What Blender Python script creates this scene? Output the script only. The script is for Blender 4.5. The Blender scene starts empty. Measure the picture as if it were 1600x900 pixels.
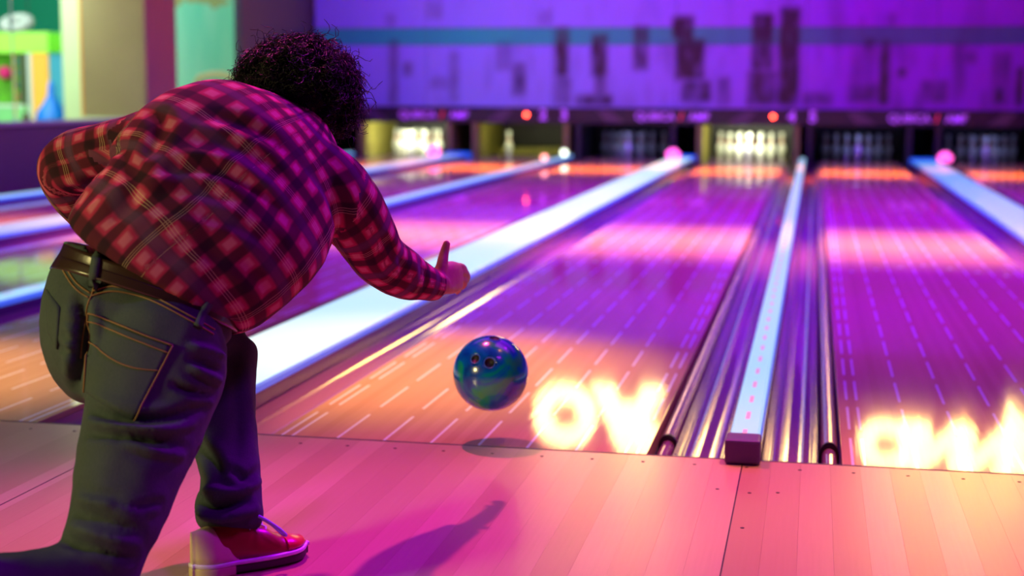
import bpy, bmesh, math, random
import numpy as np
from mathutils import Vector, Matrix, noise
from mathutils.bvhtree import BVHTree
random.seed(7)
sc = bpy.context.scene
COL = sc.collection

# ------------------------------------------------------------ camera
cam_d = bpy.data.cameras.new('camera'); cam = bpy.data.objects.new('camera', cam_d); COL.objects.link(cam)
CP = Vector((1.4675, -3.8793, 0.9559))
yaw, pitch, roll = 0.1989, 0.1303, 0.0052
F = Vector((-math.sin(yaw)*math.cos(pitch), math.cos(yaw)*math.cos(pitch), -math.sin(pitch)))
R = Vector((math.cos(yaw), math.sin(yaw), 0)); U = R.cross(F)
R2 = R*math.cos(roll)+U*math.sin(roll); U2 = U*math.cos(roll)-R*math.sin(roll)
mw = Matrix((R2, U2, -F)).transposed().to_4x4(); mw.translation = CP
cam.matrix_world = mw
cam_d.sensor_width = 36.0; cam_d.lens = 2327.3/1600*36
cam_d.clip_start = 0.05; cam_d.clip_end = 100
cam_d.dof.use_dof = True; cam_d.dof.focus_distance = 3.25; cam_d.dof.aperture_fstop = 2.3
sc.camera = cam

# ------------------------------------------------------------ world, view, lights
w = bpy.data.worlds.new('world'); sc.world = w; w.use_nodes = True
w.node_tree.nodes['Background'].inputs[0].default_value = (0.20, 0.05, 0.45, 1)
w.node_tree.nodes['Background'].inputs[1].default_value = 0.05
sc.view_settings.view_transform = 'Standard'; sc.view_settings.look = 'None'
sc.view_settings.gamma = 1.0; sc.view_settings.exposure = 0.0
sc.view_settings.use_curve_mapping = False

def area(name, loc, target, size, power, col, spread=180, sy=None):
    d = bpy.data.lights.new(name, 'AREA'); o = bpy.data.objects.new(name, d); COL.objects.link(o)
    d.shape = 'RECTANGLE' if sy else 'SQUARE'; d.size = size
    if sy: d.size_y = sy
    d.energy = power; d.color = col; d.spread = math.radians(spread)
    o.location = loc
    o.rotation_euler = (Vector(target)-Vector(loc)).to_track_quat('-Z', 'Y').to_euler()
    return o
def spot(name, loc, target, power, col, ang, blend=0.5, rad=0.05):
    d = bpy.data.lights.new(name, 'SPOT'); o = bpy.data.objects.new(name, d); COL.objects.link(o)
    d.energy = power; d.color = col; d.spot_size = math.radians(ang); d.spot_blend = blend; d.shadow_soft_size = rad
    o.location = loc
    o.rotation_euler = (Vector(target)-Vector(loc)).to_track_quat('-Z', 'Y').to_euler()
    return o
VIO = (0.50, 0.03, 1.0); MAG = (1.0, 0.05, 0.75); PINKW = (1.0, 0.42, 0.28)
# violet light bars over the lanes
area('violet_lane_light', (1.0, 8.2, 4.6), (1.0, 8.2, 0), 9, 1150, (0.28, 0.0, 1.0), 120, 8)
area('violet_mask_light', (-1.0, 13.5, 4.4), (-0.8, 18, 1.4), 9, 195, (0.19, 0.010, 1.0), 120, 0.6)
spot('violet_front_light', (2.3, 1.5, 3.6), (0.25, -0.95, 0.75), 900, (0.50, 0.0, 1.0), 27, 0.6, 0.3)
area('magenta_lane_light', (2.6, 2.6, 4.6), (2.3, 2.6, 0), 3.0, 60, (0.5, 0.0, 1.0), 90)
# warm bars across the lanes
area('warm_bar_mid', (0.2, 5.9, 3.6), (0.2, 5.9, 0), 9.0, 230, (1.0, 0.36, 0.08), 44, 0.5)
spot('left_lane_spot', (-1.6, 1.6, 4.2), (-1.5, 0.6, 0), 1500, (1.0, 0.55, 0.16), 24, 1.0, 0.15)  # added fill on the left lane, standing in for the arcade reflection
spot('violet_lounge_light', (3.0, -1.8, 4.2), (1.5, -1.5, 0), 420, (0.45, 0.0, 1.0), 46, 0.8, 0.4)  # added violet fill over the approach floor, unseen source
area('warm_bar_end', (0.0, 14.6, 3.2), (0.0, 14.8, 0), 9.0, 380, (1.0, 0.20, 0.0), 50, 0.3)
# overhead key above the foul line
spot('key_spot', (-0.4, 1.5, 4.2), (1.2, -1.45, 0), 1000, (1.0, 0.07, 0.33), 44, 0.7, 0.06)
spot('foul_line_spot', (2.2, 0.3, 4.2), (1.75, -0.15, 0), 700, (1.0, 0.33, 0.03), 34, 1.0, 0.10)
spot('lane_spot', (-0.3, 1.9, 4.2), (0.10, 1.1, 0), 2300, (1.0, 0.46, 0.07), 29, 1.0, 0.15)
# added unseen light on the bowler from behind and left, for arcade spill
area('lounge_light', (-2.1, -3.5, 1.5), (-0.1, -1.0, 0.35), 0.5, 30, (1.0, 0.85, 0.30), 110)
# arcade
area('arcade_light', (-9.0, 13.0, 3.4), (-9.0, 15.5, 0.8), 4, 200, (0.85, 1.0, 0.88), 170)
area('arcade_light', (-8.0, 8.0, 3.2), (-8.6, 16, 1.2), 2, 110, (1.0, 0.95, 0.75), 170)

# ------------------------------------------------------------ materials
def mat(name, col=(0.5, 0.5, 0.5), rough=0.5, metal=0.0, emit=None, es=1.0, coat=0.0, bump=None, var=None, spec=0.5, trans=0.0, ior=1.5):
    m = bpy.data.materials.new(name); m.use_nodes = True
    nt = m.node_tree; b = nt.nodes['Principled BSDF']
    b.inputs['Base Color'].default_value = (*col, 1); b.inputs['Roughness'].default_value = rough
    b.inputs['Metallic'].default_value = metal; b.inputs['Coat Weight'].default_value = coat
    b.inputs['Specular IOR Level'].default_value = spec; b.inputs['IOR'].default_value = ior
    b.inputs['Transmission Weight'].default_value = trans
    if emit: b.inputs['Emission Color'].default_value = (*emit, 1); b.inputs['Emission Strength'].default_value = es
    tc = nt.nodes.new('ShaderNodeTexCoord')
    if var:  # (scale, amount)
        n = nt.nodes.new('ShaderNodeTexNoise'); n.inputs['Scale'].default_value = var[0]; n.inputs['Detail'].default_value = 3
        nt.links.new(tc.outputs['Object'], n.inputs['Vector'])
        r = nt.nodes.new('ShaderNodeMapRange'); r.inputs['To Min'].default_value = 1-var[1]; r.inputs['To Max'].default_value = 1+var[1]
        nt.links.new(n.outputs['Fac'], r.inputs['Value'])
        v = nt.nodes.new('ShaderNodeVectorMath'); v.operation = 'SCALE'; v.inputs[0].default_value = col
        nt.links.new(r.outputs['Result'], v.inputs['Scale']); nt.links.new(v.outputs[0], b.inputs['Base Color'])
    if bump:  # (scale, strength)
        n = nt.nodes.new('ShaderNodeTexNoise'); n.inputs['Scale'].default_value = bump[0]; n.inputs['Detail'].default_value = 4
        nt.links.new(tc.outputs['Object'], n.inputs['Vector'])
        bp = nt.nodes.new('ShaderNodeBump'); bp.inputs['Strength'].default_value = bump[1]; bp.inputs['Distance'].default_value = 0.01
        nt.links.new(n.outputs['Fac'], bp.inputs['Height']); nt.links.new(bp.outputs['Normal'], b.inputs['Normal'])
    return m
def bsdf(m): return m.node_tree.nodes['Principled BSDF']
class NB:                      # tiny node helper
    def __init__(s, m): s.nt = m.node_tree; s.l = s.nt.links
    def inp(s, sock, v):
        if hasattr(v, 'is_output'): s.l.new(v, sock)
        elif v is not None: sock.default_value = v
    def math(s, op, a, b=None, c=None):
        n = s.nt.nodes.new('ShaderNodeMath'); n.operation = op
        for i, v in enumerate((a, b, c)): s.inp(n.inputs[i], v)
        return n.outputs[0]
    def mix(s, f, a, b):
        n = s.nt.nodes.new('ShaderNodeMix'); n.data_type = 'RGBA'
        s.inp(n.inputs[0], f); s.inp(n.inputs[6], a); s.inp(n.inputs[7], b); return n.outputs[2]
    def noise(s, vec, scale, detail=2, rough=0.5):
        n = s.nt.nodes.new('ShaderNodeTexNoise'); n.inputs['Scale'].default_value = scale; n.inputs['Detail'].default_value = detail
        n.inputs['Roughness'].default_value = rough; s.l.new(vec, n.inputs['Vector']); return n.outputs['Fac']
    def coord(s, kind='Object', scale=(1, 1, 1), loc=(0, 0, 0)):
        tc = s.nt.nodes.new('ShaderNodeTexCoord'); mp = s.nt.nodes.new('ShaderNodeMapping')
        mp.inputs['Scale'].default_value = scale; mp.inputs['Location'].default_value = loc
        s.l.new(tc.outputs[kind], mp.inputs['Vector']); return mp.outputs[0]
    def xyz(s, v):
        n = s.nt.nodes.new('ShaderNodeSeparateXYZ'); s.l.new(v, n.inputs[0]); return n.outputs
    def ramp(s, f, stops):
        n = s.nt.nodes.new('ShaderNodeValToRGB'); e = n.color_ramp.elements
        while len(e) < len(stops): e.new(0.5)
        for i, (p, c) in enumerate(stops): e[i].position = p; e[i].color = (*c, 1)
        s.inp(n.inputs[0], f); return n.outputs[0]

# approach boards: maple, colour differs per board
m_board = mat('maple_board', rough=0.28, coat=0.18); k = NB(m_board); b = bsdf(m_board)
oi = k.nt.nodes.new('ShaderNodeObjectInfo')
g = k.noise(k.coord('Object', (40, 1.5, 40)), 3, 4)
base = k.ramp(oi.outputs['Random'], [(0, (0.52, 0.33, 0.21)), (0.5, (0.58, 0.38, 0.25)), (1, (0.68, 0.47, 0.33))])
k.l.new(k.mix(k.math('MULTIPLY', g, 0.35), base, (0.40, 0.22, 0.12, 1)), b.inputs['Base Color'])
b.inputs['Coat Roughness'].default_value = 0.18

# lane: printed boards and dashed lines
m_lane = mat('lane_laminate', rough=0.38, coat=0.8, spec=0.0); k = NB(m_lane); b = bsdf(m_lane)
x, y, z = k.xyz(k.coord('Object'))
bid = k.math('FLOOR', k.math('DIVIDE', x, 0.02703))
wn = k.nt.nodes.new('ShaderNodeTexWhiteNoise'); wn.noise_dimensions = '1D'; k.l.new(bid, wn.inputs['W'])
base = k.ramp(wn.outputs['Value'], [(0, (0.56, 0.35, 0.20)), (1, (0.63, 0.41, 0.25))])
gr = k.noise(k.coord('Object', (60, 1.2, 1)), 3, 4)
base = k.mix(k.math('MULTIPLY', gr, 0.4), base, (0.42, 0.22, 0.12, 1))
dash = None
for cx in (0.027, 0.058, 0.19, 0.3245, 0.459, 0.5935, 0.728, 0.8625, 0.996, 1.027):
    q = k.math('LESS_THAN', k.math('ABSOLUTE', k.math('SUBTRACT', x, cx)), 0.0038)
    dash = q if dash is None else k.math('MAXIMUM', dash, q)
fy = k.math('FRACT', k.math('DIVIDE', k.math('ADD', y, 0.0), 0.43))
on = k.math('LESS_THAN', fy, 0.74)
dash = k.math('MULTIPLY', dash, on)
base = k.mix(dash, base, (0.80, 0.82, 0.95, 1))
k.l.new(base, b.inputs['Base Color'])
b.inputs['Coat Roughness'].default_value = 0.05
wv = k.noise(k.coord('Object', (18, 1.0, 1)), 1.5, 3)
bp = k.nt.nodes.new('ShaderNodeBump'); bp.inputs['Strength'].default_value = 0.05; bp.inputs['Distance'].default_value = 0.004
k.l.new(wv, bp.inputs['Height']); k.l.new(bp.outputs['Normal'], b.inputs['Coat Normal'])

m_foul = mat('foul_line_gap', (0.03, 0.01, 0.02), 0.4)
m_gutter = mat('gutter_plastic', (0.30, 0.12, 0.28), 0.13, coat=0.6)
m_rail = mat('bumper_rail_metal', (0.55, 0.40, 0.5), 0.2, metal=0.6)
m_edge = mat('dark_edge', (0.03, 0.015, 0.03), 0.35)
m_cap = mat('divider_cap_rubber', (0.09, 0.03, 0.16), 0.45)
m_glow = mat('lit_divider_plastic', (0.22, 0.25, 0.26), 0.35, emit=(0.55, 0.97, 1.0), es=1.0, coat=0.2)  # wide dividers: plastic under UV, glow and tint put in as emission
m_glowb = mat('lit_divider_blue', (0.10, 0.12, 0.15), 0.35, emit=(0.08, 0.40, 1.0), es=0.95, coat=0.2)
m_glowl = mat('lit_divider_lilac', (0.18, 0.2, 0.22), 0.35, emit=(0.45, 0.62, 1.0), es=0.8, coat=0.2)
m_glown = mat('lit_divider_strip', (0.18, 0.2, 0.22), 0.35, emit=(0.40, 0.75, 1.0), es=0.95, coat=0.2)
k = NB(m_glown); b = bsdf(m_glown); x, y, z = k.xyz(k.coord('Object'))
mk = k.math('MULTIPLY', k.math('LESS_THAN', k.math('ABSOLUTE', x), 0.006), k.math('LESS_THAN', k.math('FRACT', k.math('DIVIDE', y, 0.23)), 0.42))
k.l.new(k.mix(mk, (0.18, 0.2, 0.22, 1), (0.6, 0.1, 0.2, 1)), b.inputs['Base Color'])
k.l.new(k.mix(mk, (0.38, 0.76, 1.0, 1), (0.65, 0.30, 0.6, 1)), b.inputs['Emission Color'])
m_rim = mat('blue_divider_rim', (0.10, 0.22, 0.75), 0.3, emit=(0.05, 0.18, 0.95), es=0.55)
m_base = mat('divider_base', (0.14, 0.03, 0.20), 0.25)
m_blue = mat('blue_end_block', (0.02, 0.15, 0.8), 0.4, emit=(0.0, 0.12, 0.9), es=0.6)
m_pinkl = mat('pink_lamp', (0.9, 0.2, 0.6), 0.4, emit=(1.0, 0.10, 0.55), es=2.2)
m_whitel = mat('white_lamp', (0.9, 0.95, 0.8), 0.4, emit=(0.85, 1.0, 0.7), es=3.5)
m_redl = mat('red_lamp', (0.9, 0.05, 0.03), 0.4, emit=(1.0, 0.06, 0.03), es=18)
m_black = mat('black_panel', (0.018, 0.012, 0.02), 0.5)
m_band = mat('masking_band_plastic', (0.05, 0.025, 0.045), 0.35)
m_bandlo = mat('masking_band_panel', (0.16, 0.08, 0.13), 0.4)
m_kblit = mat('kickback_yellow', (0.42, 0.36, 0.08), 0.6)
m_kbshade = mat('kickback_dark', (0.05, 0.035, 0.04), 0.6)
m_deck = mat('pin_deck', (0.10, 0.06, 0.05), 0.25)
m_pin = mat('pin_white', (0.85, 0.86, 0.84), 0.22, coat=0.4)
m_pinred = mat('pin_red_stripe', (0.75, 0.12, 0.05), 0.3)
m_letter = mat('letter_violet', (0.75, 0.35, 1.0), 0.5, emit=(0.5, 0.05, 0.95), es=0.5)  # UV light falling on the lettering, put in as emission
m_letred = mat('letter_red', (1.0, 0.05, 0.15), 0.5, emit=(1, 0.02, 0.12), es=0.6)
m_neon = mat('neon_tube', (1, 0.9, 0.6), 0.4, emit=(1.0, 0.66, 0.18), es=17)
m_ceil = mat('ceiling_dark', (0.05, 0.03, 0.07), 0.8)
m_wallp = mat('purple_wall_paint', (0.13, 0.012, 0.12), 0.6, var=(2, 0.1))
m_ledge = mat('wall_ledge', (0.45, 0.30, 0.45), 0.35)
m_backw = mat('upper_wall', (0.10, 0.05, 0.16), 0.8)
m_carpet = mat('lounge_floor', (0.10, 0.05, 0.08), 0.8)

# ------------------------------------------------------------ mesh helpers
def link(name, me, m=None, parent=None, loc=None, smooth=False):
    o = bpy.data.objects.new(name, me); COL.objects.link(o)
    if m is not None and not me.materials: me.materials.append(m)
    if parent is not None: o.parent = parent
    if loc is not None: o.location = loc
    if smooth:
        me.polygons.foreach_set('use_smooth', [True]*len(me.polygons))
    return o
def tag(o, label=None, cat=None, group=None, kind=None):
    if label: o['label'] = label
    if cat: o['category'] = cat
    if group: o['group'] = group
    if kind: o['kind'] = kind
    return o
def thing(name, label, cat, loc=(0, 0, 0), group=None):
    o = bpy.data.objects.new(name, None); COL.objects.link(o); o.location = loc; o.empty_display_size = 0.1
    return tag(o, label, cat, group)
def box_me(name, x0, y0, z0, x1, y1, z1, bev=0.0):
    bm = bmesh.new(); bmesh.ops.create_cube(bm, size=1)
    for v in bm.verts:
        v.co = Vector((x0+(v.co.x+.5)*(x1-x0), y0+(v.co.y+.5)*(y1-y0), z0+(v.co.z+.5)*(z1-z0)))
    if bev: bmesh.ops.bevel(bm, geom=bm.edges[:], offset=bev, segments=2, affect='EDGES', profile=0.5)
    me = bpy.data.meshes.new(name); bm.to_mesh(me); bm.free(); return me
def box(name, x0, y0, z0, x1, y1, z1, m, parent=None, bev=0.0, loc=None):
    return link(name, box_me(name, x0, y0, z0, x1, y1, z1, bev), m, parent, loc)
def lathe_me(name, prof, n=20, axis='z'):
    vs = []; fs = []
    for r, h in prof:
        for i in range(n):
            a = 2*math.pi*i/n; vs.append((r*math.cos(a), r*math.sin(a), h) if axis == 'z' else (r*math.cos(a), h, r*math.sin(a)))
    for j in range(len(prof)-1):
        for i in range(n):
            q = (j*n+i, j*n+(i+1) % n, (j+1)*n+(i+1) % n, (j+1)*n+i); fs.append(q if axis == 'z' else q[::-1])
    fs.append(tuple(range(n))[::-1] if axis == 'z' else tuple(range(n)))
    L = (len(prof)-1)*n; fs.append(tuple(range(L, L+n)) if axis == 'z' else tuple(range(L, L+n))[::-1])
    me = bpy.data.meshes.new(name); me.from_pydata(vs, [], fs); me.update(); return me
def extrude_profile(name, pts, y0, y1, closed=True):
    n = len(pts); vs = [(p[0], y0, p[1]) for p in pts]+[(p[0], y1, p[1]) for p in pts]
    fs = [(i, (i+1) % n, n+(i+1) % n, n+i) for i in range(n if closed else n-1)]
    if closed: fs += [tuple(range(n))[::-1], tuple(range(n, 2*n))]
    me = bpy.data.meshes.new(name); me.from_pydata(vs, [], fs); me.update()
    bm = bmesh.new(); bm.from_mesh(me); bmesh.ops.recalc_face_normals(bm, faces=bm.faces[:]); bm.to_mesh(me); bm.free()
    return me
def tube_me(name, pts, r, n=8, closed=False, radii=None):
    P = [Vector(p) for p in pts]; vs = []; fs = []; N = len(P); prev = None
    for i, p in enumerate(P):
        a = P[(i-1) % N] if (closed or i > 0) else p; c = P[(i+1) % N] if (closed or i < N-1) else p
        t = (c-a).normalized() if (c-a).length > 1e-9 else Vector((0, 0, 1))
        if prev is None: u = t.orthogonal().normalized()
        else:
            u = prev-t*prev.dot(t); u = u.normalized() if u.length > 1e-6 else t.orthogonal().normalized()
        prev = u; v = t.cross(u); rr = radii[i] if radii else r
        for j in range(n):
            an = 2*math.pi*j/n; vs.append(p+u*(rr*math.cos(an))+v*(rr*math.sin(an)))
    for i in range(N if closed else N-1):
        for j in range(n):
            fs.append((i*n+j, i*n+(j+1) % n, ((i+1) % N)*n+(j+1) % n, ((i+1) % N)*n+j))
    if not closed: fs += [tuple(range(n))[::-1], tuple(range((N-1)*n, N*n))]
    me = bpy.data.meshes.new(name); me.from_pydata([tuple(v) for v in vs], [], fs); me.update(); return me
def text_me(body, size, depth=0.003, bold=0.0):
    cu = bpy.data.curves.new('txt', 'FONT'); cu.body = body; cu.size = size; cu.extrude = depth; cu.offset = bold
    cu.align_x = 'CENTER'; cu.align_y = 'CENTER'
    o = bpy.data.objects.new('txt', cu); COL.objects.link(o)
    bpy.context.view_layer.update()
    me = bpy.data.meshes.new_from_object(o.evaluated_get(bpy.context.evaluated_depsgraph_get()))
    bpy.data.objects.remove(o); bpy.data.curves.remove(cu); me.materials.clear(); return me

# ------------------------------------------------------------ the setting
LW = 1.054; GN = 0.511; GW = 0.72; LANE_END = 17.95; MASK_Y = 18.0
# approach floor with its boards
sub = box('floor', -6.07, -6.5, -0.12, 7.0, -0.004, -0.024, m_carpet); tag(sub, kind='structure')
sub2 = box('floor', -6.07, -0.004, -0.30, 7.0, 20.6, -0.14, m_black); tag(sub2, kind='structure')
bw = 0.0747
bd_me = box_me('board', 0, -6.5, -0.024, bw-0.0003, -0.006, 0.0)
nb = 120
for i in range(nb):
    X = 1.3095 + (i-72)*bw
    if X < -6.0 or X > 5.2: continue
    o = bpy.data.objects.new('board', bd_me); COL.objects.link(o); o.location = (X, 0, 0); o.parent = sub
bd_me.materials.append(m_board)
for xs in (1.3095, -0.36): box('board_seam', xs-0.0016, -6.5, -0.001, xs+0.0016, -0.006, 0.0004, m_foul, sub)
box('foul_line_joint', -6.07, -0.006, -0.03, 5.0, 0.004, 0.0006, m_foul, sub)
dot = lathe_me('approach_dot', [(0.0048, 0.0), (0.0048, 0.0008)], 10)
for j in range(-6, 24):
    o = link('approach_dot', dot, m_foul, sub, (0.112+0.1345*j, -0.078, 0))
for (dx, dy) in ((1.337, -0.629), (1.407, -0.313), (1.262, -0.31), (1.34, -0.33)): link('approach_dot', dot, m_foul, sub, (dx, dy, 0))

tag(box('ceiling', -12, -7, 5.0, 7.2, 20.6, 5.1, m_ceil), kind='structure')
tag(box('wall_right', 7.0, -7, 0, 7.1, 20.6, 5.0, m_backw), kind='structure')
tag(box('wall_rear', -12, -7.1, 0, 7.1, -6.5, 5.0, m_backw), kind='structure')
tag(box('wall_back', -12, 20.5, -0.3, 7.1, 20.6, 5.0, m_black), kind='structure')
tag(box('wall_upper', -6.07, MASK_Y, 2.75, 7.0, MASK_Y+0.1, 5.0, m_backw), kind='structure')
# left side: low wall, pillar, glass, dark end wall
wl = box('wall_left', -6.17, -6.5, -0.14, -6.07, 18.1, 0.615, m_wallp); tag(wl, kind='structure')
box('wall_ledge', -6.19, -6.5, 0.615, -6.04, 15.3, 0.655, m_ledge, wl, 0.006)
m_pil_warm = mat('pillar_khaki', (0.52, 0.44, 0.20), 0.7, var=(1.5, 0.15)); m_pil_violet = mat('pillar_purple', (0.42, 0.10, 0.22), 0.7)  # arcade light and violet lane light put into the face colours
p = thing('pillar', 'khaki square pillar with a plum coloured side standing on the low purple wall', 'pillar', (-6.07, 12.21, 0.655))
box('pillar_core', -0.79, 0.004, 0, -0.004, 0.83, 4.3, m_pil_warm, p)
box('side_facing', -0.004, 0, 0, 0.008, 0.83, 4.3, m_pil_violet, p)  # thin added face carrying the violet lane light as colour
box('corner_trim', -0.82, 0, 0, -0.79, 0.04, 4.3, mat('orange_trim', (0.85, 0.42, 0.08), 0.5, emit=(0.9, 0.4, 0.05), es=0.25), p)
tag(box('wall_left_end', -6.17, 15.15, 0.615, -6.07, 18.1, 5.0, mat('charcoal_wall', (0.10, 0.09, 0.10), 0.8)), kind='structure')
m_glass = mat('window_glass', (0.9, 0.97, 0.95), 0.02, trans=1.0, ior=1.02, spec=0.2)
for i, (y0, y1) in enumerate(((5.5, 9.36), (9.40, 12.2), (13.05, 15.14))):
    g_ = box('window_%d' % (i+1), -6.125, y0, 0.655, -6.115, y1, 3.6, m_glass); tag(g_, kind='structure')
tag(box('trim_1', -6.124, 9.373, 0.655, -6.116, 9.387, 3.6, mat('glass_joint', (0.6, 0.75, 0.6), 0.3)), kind='structure')
tag(box('wall_left_upper', -6.17, -6.5, 3.6, -6.07, 15.15, 5.0, m_backw), kind='structure')

# ------------------------------------------------------------ arcade behind the glass
tag(box('floor_arcade', -12, 5, -0.14, -6.17, 20.5, 0.0, mat('arcade_floor', (0.45, 0.55, 0.35), 0.4)), kind='structure')
m_teal = mat('teal_wall', (0.05, 0.62, 0.36), 0.6, var=(0.8, 0.15))
k = NB(m_teal); b = bsdf(m_teal)
tag(box('wall_arcade', -12, 18.2, 0, -6.9, 18.3, 5.0, mat('green_wall', (0.0, 0.34, 0.19), 0.7)), kind='structure')
# pale mint feature wall seen through the second window
m_mint = mat('mint_mural', rough=0.6); k = NB(m_mint); b = bsdf(m_mint)
x, y, z = k.xyz(k.coord('Object'))
n1 = k.noise(k.coord('Object', (2.0, 2.0, 0.5)), 1.3, 2)
c1 = k.mix(k.math('MULTIPLY', n1, 1.1), (0.03, 0.70, 0.46, 1), (0.45, 0.85, 0.62, 1))
n2 = k.noise(k.coord('Object', (1, 1, 1)), 2.2, 2)
top = k.math('GREATER_THAN', k.math('ADD', z, k.math('MULTIPLY', n2, 1.1)), 2.78)
k.l.new(k.mix(top, c1, (0.38, 0.42, 0.16, 1)), b.inputs['Base Color'])
mw_ = tag(box('mural_panel', -9.0, 16.5, 0.0, -6.25, 16.6, 3.4, m_mint), 'mint green wall panel with an olive drip edge behind the second window', 'wall panel')
# booth with lime fascia
bt = thing('arcade_booth', 'lime green arcade booth with an orange post and a lit glass cabinet', 'booth', (-9.13, 15.6, 0))
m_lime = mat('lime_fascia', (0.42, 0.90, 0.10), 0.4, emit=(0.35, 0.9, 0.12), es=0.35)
m_limed = mat('lime_side', (0.16, 0.70, 0.01), 0.4)
box('fascia', -2.8, 0, 1.48, 0.0, 0.30, 1.77, m_lime, bt, 0.01)
box('fascia_return', 0.003, 0.01, 1.48, 0.30, 0.34, 1.76, m_limed, bt, 0.01)
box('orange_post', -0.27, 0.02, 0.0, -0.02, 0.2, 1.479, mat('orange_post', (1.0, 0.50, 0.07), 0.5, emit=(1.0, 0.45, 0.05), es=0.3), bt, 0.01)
box('blue_post', -0.018, 0.04, 0.0, 0.28, 0.22, 1.479, mat('blue_post', (0.06, 0.42, 0.62), 0.5), bt, 0.01)
box('white_post', -0.33, 0.0, 0.0, -0.272, 0.2, 1.479, mat('white_post', (0.75, 0.85, 0.8), 0.5), bt)
m_cab = mat('cabinet_back', (0.16, 0.50, 0.03), 0.6, var=(6, 0.6))
box('cabinet_back', -2.8, 0.3, 0.74, -0.335, 0.36, 1.479, m_cab, bt)
box('counter', -2.8, -0.1, 0.0, -0.335, 0.36, 0.739, mat('pale_counter', (0.30, 0.80, 0.32), 0.4), bt, 0.01)
box('counter_edge', -2.8, -0.11, 0.72, -0.335, -0.09, 0.76, mat('counter_edge', (0.8, 0.9, 0.8), 0.4), bt)
box('cabinet_frame', -0.46, 0.0, 0.745, -0.36, 0.3, 1.479, mat('grey_frame', (0.10, 0.14, 0.06), 0.4), bt)
bm_cols = [(0.03, 0.35, 0.35), (0.9, 0.01, 0.22), (0.03, 0.20, 0.12), (0.05, 0.25, 0.3), (0.5, 0.08, 0.1)]
prz = lathe_me('prize', [(0.015, -0.055), (0.05, -0.042), (0.066, 0), (0.05, 0.045), (0.015, 0.06)], 12)
for i, (px, pz, sc_) in enumerate(((-9.73, 1.36, 1.0), (-9.92, 1.20, 1.6), (-9.71, 1.03, 1.2), (-9.72, 1.20, 0.9), (-9.70, 0.86, 1.0))):
    me = prz.copy(); me.materials.clear(); me.materials.append(mat('prize_paint', bm_cols[i], 0.5)); me.transform(Matrix.Scale(sc_, 4))
    o = link('prize_ball', me, None, None, (px, 15.9-0.062*sc_, pz), True)
    tag(o, ['teal prize ball highest in the arcade cabinet', 'magenta prize ball at the left of the cabinet', 'dark green prize ball low in the cabinet',
            'grey blue prize ball in the middle of the cabinet', 'dark red prize ball lowest in the cabinet'][i], 'toy', 'prizes in the arcade cabinet')
# hanging ring lamp
rl = thing('ring_lamp', 'pale grey ring lamp hanging in the arcade over the lime fascia', 'lamp', (-8.86, 14.3, 1.83))
link('ring', tube_me('ring', [(0.17*math.cos(a), 0.12*math.sin(a), 0.07*math.sin(a)) for a in [i*2*math.pi/40 for i in range(40)]], 0.065, 14, True), mat('grey_ring', (0.42, 0.46, 0.44), 0.4), rl, None, True)
link('cord', tube_me('cord', [(0.17, 0, 0.05), (0.17, 0, 3.17)], 0.006, 6), m_edge, rl)
# pale partition at the right of the booth
tag(box('partition', -7.85, 13.6, 0, -6.98, 13.7, 3.6, mat('pale_partition', (0.60, 0.74, 0.42), 0.6)), 'pale yellow green partition beside the khaki pillar', 'partition')
# blue inflatable figure
bl = link('blue_inflatable', lathe_me('blue_inflatable', [(0.20, 0), (0.22, 0.12), (0.19, 0.26), (0.10, 0.38), (0.05, 0.48), (0.045, 0.58), (0.02, 0.66)], 20), mat('blue_vinyl', (0.0, 0.20, 0.85), 0.35), None, (-8.19, 13.92, 0.42), True)
tag(bl, 'bright blue pointed inflatable standing in front of the orange post', 'inflatable')
tag(box('play_block', -8.75, 13.72, 0.0, -7.9, 14.1, 0.42, mat('mint_block', (0.3, 0.8, 0.5), 0.5), None, 0.02), 'low mint play block carrying the blue inflatable', 'block')
o = link('dark_bottle', lathe_me('dark_bottle', [(0.07, 0), (0.075, 0.1), (0.05, 0.2), (0.02, 0.26)], 14), mat('dark_bottle', (0.07, 0.06, 0.02), 0.4), None, (-8.52, 13.85, 0.42), True)
tag(o, 'dark brown bottle shape left of the blue inflatable', 'bottle')
# toys behind the second window
o = link('red_toy', lathe_me('red_toy', [(0.06, 0), (0.085, 0.06), (0.08, 0.14), (0.05, 0.2), (0.03, 0.30), (0.012, 0.40)], 14), mat('red_toy', (0.8, 0.02, 0.03), 0.4), None, (-7.16, 16.0, 0.60), True)
tag(o, 'red pointed toy beside the plum pillar side', 'toy')
o = link('yellow_toy', lathe_me('yellow_toy', [(0.03, 0), (0.07, 0.03), (0.085, 0.09), (0.06, 0.15), (0.02, 0.18)], 14), mat('yellow_toy', (1.0, 0.6, 0.02), 0.4), None, (-7.33, 16.0, 0.60), True)
tag(o, 'yellow round toy next to the red pointed toy', 'toy')
tag(box('toy_shelf', -7.5, 15.8, 0, -6.92, 16.2, 0.6, mat('shelf_pale', (0.6, 0.8, 0.6), 0.5)), 'pale toy shelf behind the second window', 'shelf')
ar = link('play_arch', tube_me('play_arch', [(-0.22, 0, 0), (-0.22, 0, 1.05), (-0.16, 0, 1.14), (0.0, 0, 1.18), (0.16, 0, 1.18), (0.3, 0, 1.14), (0.34, 0, 1.05), (0.34, 0, 0)], 0.045, 10), mat('cream_arch', (0.85, 0.72, 0.32), 0.5), None, (-6.62, 15.4, 0.0), True)
tag(ar, 'cream arch with rounded corner behind the second window', 'arch')

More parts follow.
